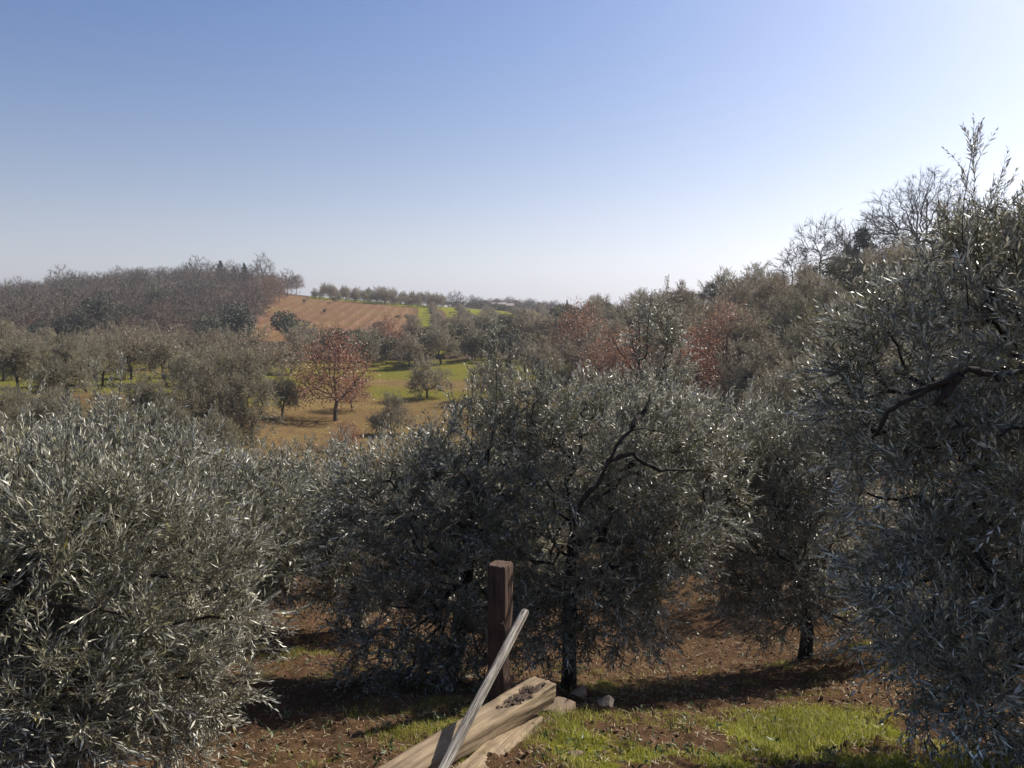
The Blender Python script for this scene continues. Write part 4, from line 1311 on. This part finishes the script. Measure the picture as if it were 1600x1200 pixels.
def timber(name, a, b, w, h, material, roll=0.0, seed=1, parent=None, nseg=40, prof=6, chew=0.004, dent=None, round_=0.18, cracks=0, bend=0.0, paint=None):
    """a hewn squared timber from a to b: rounded, slightly irregular section; object origin at a, local z along it"""
    a, b = np.asarray(a, float), np.asarray(b, float)
    L = np.linalg.norm(b - a)
    zax = (b - a) / L
    ref = UP if abs(zax[2]) < 0.9 else np.array([0, 1.0, 0])
    xax = nrm(np.cross(ref, zax))
    yax = np.cross(zax, xax)
    xax, yax = xax * cos(roll) + yax * sin(roll), yax * cos(roll) - xax * sin(roll)
    pr = []
    for s in range(4):
        c0 = [(1, -1), (1, 1), (-1, 1), (-1, -1)][s]
        c1 = [(1, 1), (-1, 1), (-1, -1), (1, -1)][s]
        for k in range(prof):
            t = k / prof
            q = np.array(c0) * (1 - t) + np.array(c1) * t
            sq = q / max(abs(q[0]), abs(q[1]))
            ci = q / np.linalg.norm(q) * 1.2
            pr.append((1 - round_) * sq + round_ * ci)
    pr = np.array(pr)
    m = len(pr)
    zs = np.linspace(0, L, nseg)
    V = []
    crk = np.random.default_rng(seed + 99)
    CR = [(crk.uniform(-pi, pi), crk.uniform(0, L), crk.uniform(0.12, 0.45) * L, crk.uniform(0.05, 0.14), crk.uniform(0, 9)) for _ in range(cracks)]
    ang = np.arctan2(pr[:, 1], pr[:, 0])
    for i, z in enumerate(zs):
        n = fbm(np.cos(ang) * 1.7 + 9 + seed, np.sin(ang) * 1.7 + z * 2.2, seed, 3) - 0.5
        nf = fbm(ang * 5.0 + seed, np.full(m, z * 4.0), seed + 5, 2) - 0.5
        r = 1 + (n * 0.16) + nf * 0.05
        end = min(i, nseg - 1 - i)
        if end < 2:
            r *= (0.93, 0.985)[end]
        for (ca, cz, cl, cd, cs) in CR:
            aa = (ang - ca - 0.25 * (fbm(np.array(z * 3 + cs), np.array(cs), seed, 2) - 0.5) + pi) % (2 * pi) - pi
            r = r * (1 - cd * np.exp(-(aa / 0.055) ** 2) * max(0.0, 1 - ((z - cz) / cl) ** 2))
        x, y = pr[:, 0] * w / 2 * r, pr[:, 1] * h / 2 * r
        x = x + bend * (fbm(np.array(z * 1.5 + seed), np.array(3.0), seed, 2) - 0.5)
        if dent is not None:
            x, y = dent(x, y, z, L)
        zz = z + (nf * 0.03 + n * 0.03 if end == 0 else 0)
        V.append(np.stack([x, y, np.full(m, z) + (nf * 0.03 if end == 0 else 0)], -1))
    V = np.concatenate(V)
    i = np.arange(nseg - 1)[:, None] * m
    j = np.arange(m)[None]
    j2 = (j + 1) % m
    F = np.stack([i + j, i + j2, i + m + j2, i + m + j], -1).reshape(-1, 4)
    c0, c1 = V[:m].mean(0), V[-m:].mean(0)
    V = np.vstack([V, c0 + [0, 0, 0.004], c1 - [0, 0, 0.004]])
    n = len(V)
    jj = np.arange(m)
    caps = np.concatenate([np.stack([np.full(m, n - 2), (jj + 1) % m, jj], -1),
                           np.stack([np.full(m, n - 1), (nseg - 1) * m + jj, (nseg - 1) * m + (jj + 1) % m], -1)])
    v = V.astype(np.float32)
    parts = [(v, F, 0), (v, caps, 0)]
    if paint:
        c = V[F].mean(1)
        hit = paint[0](c, L)
        parts = [(v, F[~hit], 0), (v, F[hit], 1), (v, caps, 0)]
    me = np_mesh(name, parts, [M[material]] + ([M[paint[1]]] if paint else []), smooth=(0,))
    o = link(name, me, parent)
    import mathutils
    Rm = mathutils.Matrix([[xax[0], yax[0], zax[0], a[0]], [xax[1], yax[1], zax[1], a[1]], [xax[2], yax[2], zax[2], a[2]], [0, 0, 0, 1]])
    if parent is None:
        o.matrix_world = Rm
    else:
        o.matrix_world = Rm
    return o

pb = P(781, 1098, 6.45)
pt = P(781, 881, 6.45)
post_w = 0.172
def post_dent(x, y, z, L):
    # a long split down the sunny corner
    s = np.exp(-((z / L - 0.42) / 0.16) ** 2)
    return x - 0.03 * s * (x > 0.06), y
post = timber('wooden_post', pb - np.array([0, 0, 0.12]), pt, post_w, post_w, 'post', roll=radians(-22), seed=3, dent=post_dent, nseg=90, prof=16, cracks=9)
tag(post, 'upright square brown wooden post with weathered top behind the leaning pole', 'post')
knot = timber('splinter', P(788, 1000, 6.33), P(783, 972, 6.33), 0.045, 0.03, 'rot', seed=8, nseg=10)
knot.parent = post
knot.matrix_parent_inverse = post.matrix_world.inverted()

be, bs_ = P(851, 1076, 5.95), P(592, 1240, 4.25)
bd = nrm(be - bs_)
def rot_mask(x, z, L):
    n = fbm(x * 22 + 3, z * 9, 71, 3) - 0.5
    t = L - z
    return sstep(0.0, 0.25, 0.62 - np.abs((t - 0.40) / 0.38) ** 2 - ((x + 0.012) / 0.085) ** 2 + 1.5 * n)
def beam_dent(x, y, z, L):
    zz = np.full_like(x, z)
    k = rot_mask(x, zz, L) * (y > 0.045)
    return x, y - k * (0.022 + 0.022 * fbm(x * 60, zz * 30, 5, 2))
beam = timber('timber_beam', bs_ - bd * 0.6, be, 0.215, 0.155, 'beam', roll=0.06, seed=12, nseg=190, prof=18, cracks=10,
              dent=beam_dent, paint=(lambda c, L: (rot_mask(c[:, 0], c[:, 2], L) > 0.35) & (c[:, 1] > 0.02), 'rot'))
tag(beam, 'thick weathered timber beam lying on top, hollow rotten end towards the post', 'beam', 'timber beams on the ground')
def rotpatch():
    rng = np.random.default_rng(3)
    parts = []
    for i in range(70):
        t = rng.uniform(0.12, 0.6)
        c = be - bd * t + UP * (0.062 + rng.uniform(-0.012, 0.006)) + nrm(np.cross(bd, UP)) * (-0.02 + rng.normal(0, 0.028))
        q = nrm(rng.normal(size=(6, 3))) * np.array([0.02, 0.02, 0.009]) * rng.uniform(0.6, 1.6)
        v = np.array([[1, 0, 0], [-1, 0, 0], [0, 1, 0], [0, -1, 0], [0, 0, 1], [0, 0, -1]]) * np.array([0.024, 0.010, 0.007]) * rng.uniform(0.4, 1.3)
        th = math.atan2(bd[1], bd[0]) + rng.normal(0, 0.3)
        Rm = np.array([[cos(th), -sin(th), 0], [sin(th), cos(th), 0], [0, 0, 1]])
        v = (v + rng.normal(0, 0.004, v.shape)) @ Rm.T + c
        f = np.array([[0, 2, 4], [2, 1, 4], [1, 3, 4], [3, 0, 4], [2, 0, 5], [1, 2, 5], [3, 1, 5], [0, 3, 5]])
        parts.append((v, f, 0))
    o = link('rotten_wood', np_mesh('rotten_wood', parts, [M['rot']]), beam)
    o.matrix_parent_inverse = beam.matrix_world.inverted()
    o['kind'] = 'stuff'
bpy.context.view_layer.update()
knot.matrix_parent_inverse = post.matrix_world.inverted()
rotpatch()
l2, l1 = P(830, 1129, 5.75), P(684, 1268, 4.15)
beam2 = timber('timber_beam', l1 - nrm(l2 - l1) * 0.4, l2, 0.17, 0.17, 'beam', roll=0.25, seed=22, nseg=80, prof=14, cracks=6)
tag(beam2, 'lower timber beam tucked under the thick one, edge towards the grass', 'beam', 'timber beams on the ground')
peg = timber('stake', P(828, 1150, 5.7), P(832, 1104, 5.75), 0.05, 0.045, 'beam', seed=31, nseg=12)
tag(peg, 'short wooden stake under the upper beam by the grass', 'stake')
po_t, po_b = P(821, 956, 5.75), P(672, 1240, 4.15)
pole = timber('leaning_pole', po_b - nrm(po_t - po_b) * 0.3, po_t, 0.056, 0.052, 'pole', seed=44, nseg=90, round_=0.9, prof=12, cracks=14, bend=0.014)
tag(pole, 'grey cracked round pole leaning across the beam towards the post', 'pole')

def stone_mat(name, a, b2):
    m, nt, b, out = mat(name)
    n1 = N(nt, 'ShaderNodeTexNoise', ins={'Scale': 9, 'Detail': 7, 'Roughness': 0.7})
    tc = N(nt, 'ShaderNodeTexCoord')
    nt.links.new(tc.outputs['Object'], n1.inputs['Vector'])
    nt.links.new(mix(nt, maprange(nt, n1.outputs[0], 0.3, 0.7), a, b2), b.inputs['Base Color'])
    b.inputs['Roughness'].default_value = 0.9
    bp = N(nt, 'ShaderNodeBump', ins={'Strength': 0.7, 'Distance': 0.02})
    nt.links.new(n1.outputs[0], bp.inputs['Height'])
    nt.links.new(bp.outputs[0], b.inputs['Normal'])
    return m
M['stone'] = stone_mat('tan_stone', (0.17, 0.12, 0.075), (0.30, 0.22, 0.15))
M['stone_dark'] = stone_mat('dark_stone', (0.06, 0.05, 0.042), (0.16, 0.13, 0.11))
def rock(loc, r, seed, material, label, rot=0.0, tilt=(0, 0)):
    import bmesh
    bm = bmesh.new()
    bmesh.ops.create_icosphere(bm, subdivisions=4, radius=1.0)
    rng = np.random.default_rng(seed)
    pl = [(nrm(rng.normal(size=3)), rng.uniform(0.45, 0.8)) for _ in range(12)]
    for v in bm.verts:
        c = np.array(v.co)
        for n_, d_ in pl:
            e = np.dot(c, n_) - d_
            if e > 0:
                c = c - n_ * e * 0.98
        c = c * (1 + 0.06 * (float(fbm(np.array(c[0] * 3 + seed), np.array(c[1] * 3 + c[2] * 2), seed, 3)) - 0.5))
        v.co = c * np.array(r)
    me = bpy.data.meshes.new('stone')
    bm.to_mesh(me)
    bm.free()
    me.materials.append(M[material])
    o = link('stone', me, None, loc)
    o.rotation_euler = (tilt[0], tilt[1], rot)
    tag(o, label, 'stone', 'stones beside the timbers')
    return o
rock(P(876, 1106, 6.15), (0.20, 0.14, 0.055), 2, 'stone', 'flat tan stone lying at the end of the thick beam', 0.3, (0.15, -0.1))
rock(P(860, 1134, 5.85), (0.075, 0.07, 0.085), 4, 'stone', 'small upright stone propping up the flat tan one', 0.8)
rock(P(948, 1098, 6.35), (0.085, 0.07, 0.10), 6, 'stone_dark', 'dark stone in shade at the grass edge behind the flat one', 0.5, (0.2, 0.4))
rock(P(902, 1180, 5.0), (0.068, 0.055, 0.022), 9, 'stone', 'small pale triangular stone lying in the bright grass', 0.2, (0.35, 0.1))
rock(P(905, 1082, 7.1), (0.15, 0.10, 0.05), 12, 'stone', 'brown stone half buried at the foot of the olive trunk by the post', 1.1, (0.1, 0.1))
rock(P(806, 1165, 5.3), (0.08, 0.07, 0.06), 15, 'stone', 'stone peeping out under the lower beam next to the grass', 0.4)

# ------------------------------------------------------------------ grass, weeds, clods, straw near the camera
def scatter(rng, n, x0, x1, y0, y1):
    x = rng.uniform(x0, x1, n)
    y = y0 + (y1 - y0) * rng.random(n) ** 1.2
    return x, y

def blades(rng, x, y, h, w, lean=0.35):
    n = len(x)
    z = G(x, y) - 0.005
    a = rng.uniform(0, 6.28, n)
    s = np.stack([np.cos(a), np.sin(a), 0 * a], -1) * w[:, None]
    b = np.stack([x, y, z], -1)
    d = rng.normal(0, lean, (n, 3))
    d[:, 2] = 0
    m = b + UP * h[:, None] * 0.55 + d * h[:, None] * 0.35
    t = b + UP * h[:, None] * (1 - 0.25 * np.minimum(1, (d ** 2).sum(1)))[:, None] + d * h[:, None]
    v = np.stack([b - s, b + s, m + s * 0.7, t, m - s * 0.7], 1).reshape(-1, 3)
    o = (np.arange(n) * 5)[:, None]
    return [(v, o + np.array([[0, 1, 2, 4]]), 0), (v, o + np.array([[4, 2, 3]]), 0)]

def near_cover():
    rng = np.random.default_rng(70)
    x, y = scatter(rng, 210000, -3.5, 4.6, 4.0, 9.5)
    g = cover_at(x, y)[0]
    n1 = fbm(x * 3.0, y * 3.0, 55, 3)
    keep = rng.random(len(x)) < np.clip((g + 0.9 * (n1 - 0.5) - 0.18) * 2.0, 0, 1)
    x, y, g, n1 = x[keep], y[keep], g[keep], n1[keep]
    tall = np.exp(-((x - 0.42) / 0.35) ** 2 - ((y - 5.75) / 0.45) ** 2) + np.exp(-((x - 2.25) / 0.5) ** 2 - ((y - 5.7) / 0.5) ** 2)
    h = (0.02 + 0.045 * n1 + 0.075 * tall) * rng.uniform(0.5, 1.4, len(x))
    me = np_mesh('grass', blades(rng, x, y, h, 0.0018 + 0.0016 * rng.random(len(x))), [M['grass']])
    tag(link('grass', me), 'bright green short grass on the near bank beside the timbers', None, None, 'stuff')
    # straw and fallen bits
    x, y = scatter(rng, 6000, -3.2, 4.0, 4.2, 11)
    z = G(x, y) + 0.006
    C = np.stack([x, y, z], -1)
    d = rng.normal(0, 1, (len(x), 3))
    d[:, 2] = 0.15 * np.abs(d[:, 2])
    d = nrm(d)
    s = nrm(np.cross(d, UP)) * 0.003
    L = rng.uniform(0.02, 0.07, len(x))[:, None]
    v = np.stack([C - s, C + s, C + d * L + s * 0.6, C + d * L - s * 0.6], 1).reshape(-1, 3)
    me = np_mesh('straw', [(v, (np.arange(len(x)) * 4)[:, None] + np.arange(4)[None], 0)], [M['straw']])
    tag(link('straw', me), 'pale straw and fallen leaves scattered on the near soil', None, None, 'stuff')
    # weeds
    x, y = scatter(rng, 4200, -4.5, 5.0, 4.6, 14)
    g = cover_at(x, y)[0]
    k = rng.random(len(x)) < (0.15 + 0.5 * g)
    x, y = x[k], y[k]
    pos = np.stack([x, y, G(x, y) - 0.01], -1)
    D = rng.normal(0, 0.6, pos.shape) + UP * 0.8
    W_ = [shoot(rng, 0.09, 4, 0.045, 0.018, False, 0.3, 80, 50) for _ in range(4)]
    me = np_mesh('weeds', place_shoots(rng, W_, pos, D, rng.uniform(0.5, 1.3, len(x)), False, False), [M['weed'], M['twig']])
    tag(link('weeds', me), 'low green weeds dotted over the near soil', None, None, 'stuff')
    # clods
    x, y = scatter(rng, 5500, -4.0, 5.0, 4.0, 11)
    g = cover_at(x, y)[0]
    k = rng.random(len(x)) < (1.0 - 0.8 * g)
    x, y = x[k], y[k]
    n = len(x)
    r = 0.006 + 0.016 * rng.random(n) ** 3
    base = np.array([[1, 0, 0], [-1, 0, 0], [0, 1, 0], [0, -1, 0], [0, 0, 1], [0, 0, -1], [.62, .62, .5], [-.62, .62, .5], [-.62, -.62, .5], [.62, -.62, .5]], float)
    f = np.array([[0, 6, 9], [6, 2, 7], [7, 1, 8], [8, 3, 9], [4, 9, 6], [4, 6, 7], [4, 7, 8], [4, 8, 9], [0, 5, 2], [2, 5, 1], [1, 5, 3], [3, 5, 0], [0, 2, 6], [2, 1, 7], [1, 3, 8], [3, 0, 9]])
    v = base[None] * r[:, None, None] * rng.uniform(0.7, 1.3, (n, 1, 3)) + rng.normal(0, 0.22, (n, 10, 3)) * r[:, None, None]
    v = v + np.stack([x, y, G(x, y) + r * 0.25], -1)[:, None]
    me = np_mesh('soil_clods', [(v.reshape(-1, 3), ((np.arange(n) * 10)[:, None, None] + f[None]).reshape(-1, 3), 0)], [M['clod']])
    tag(link('soil_clods', me), 'loose red-brown clods of soil on the near bank', None, None, 'stuff')
M['clod'] = stone_mat('soil_clod', (0.075, 0.04, 0.022), (0.19, 0.10, 0.052))
near_cover()

# ------------------------------------------------------------------ thin haze over the valley
def haze():
    m = bpy.data.materials.new('haze')
    m.use_nodes = True
    nt = m.node_tree
    nt.nodes.clear()
    out = nt.nodes.new('ShaderNodeOutputMaterial')
    v = nt.nodes.new('ShaderNodeVolumePrincipled')
    v.inputs['Color'].default_value = (0.93, 0.95, 1.0, 1)
    v.inputs['Density'].default_value = HAZE
    v.inputs['Anisotropy'].default_value = 0.3
    nt.links.new(v.outputs[0], out.inputs['Volume'])
    x, y0, y1, z0, z1 = 2300, -2300, 2300, -120, 40
    vv = [(a, b, c) for a in (-x, x) for b in (y0, y1) for c in (z0, z1)]
    me = np_mesh('haze', [(vv, [[0, 1, 3, 2], [4, 6, 7, 5], [0, 4, 5, 1], [2, 3, 7, 6], [0, 2, 6, 4], [1, 5, 7, 3]], 0)], [m])
    tag(link('haze', me), 'thin pale haze in the air over the valley', None, None, 'stuff')
HAZE = 0.00035
haze()

# protos that were never placed
for o in list(SC.objects):
    if o.location.z < -400 and o.parent is None:
        for ch in list(o.children):
            bpy.data.objects.remove(ch)
        bpy.data.objects.remove(o)
tri = sum(sum(len(p.vertices) - 2 for p in me.polygons) if len(me.polygons) < 2000 else len(me.loops) - 2 * len(me.polygons) for me in bpy.data.meshes)
print('triangles', tri, 'objects', len(SC.objects))
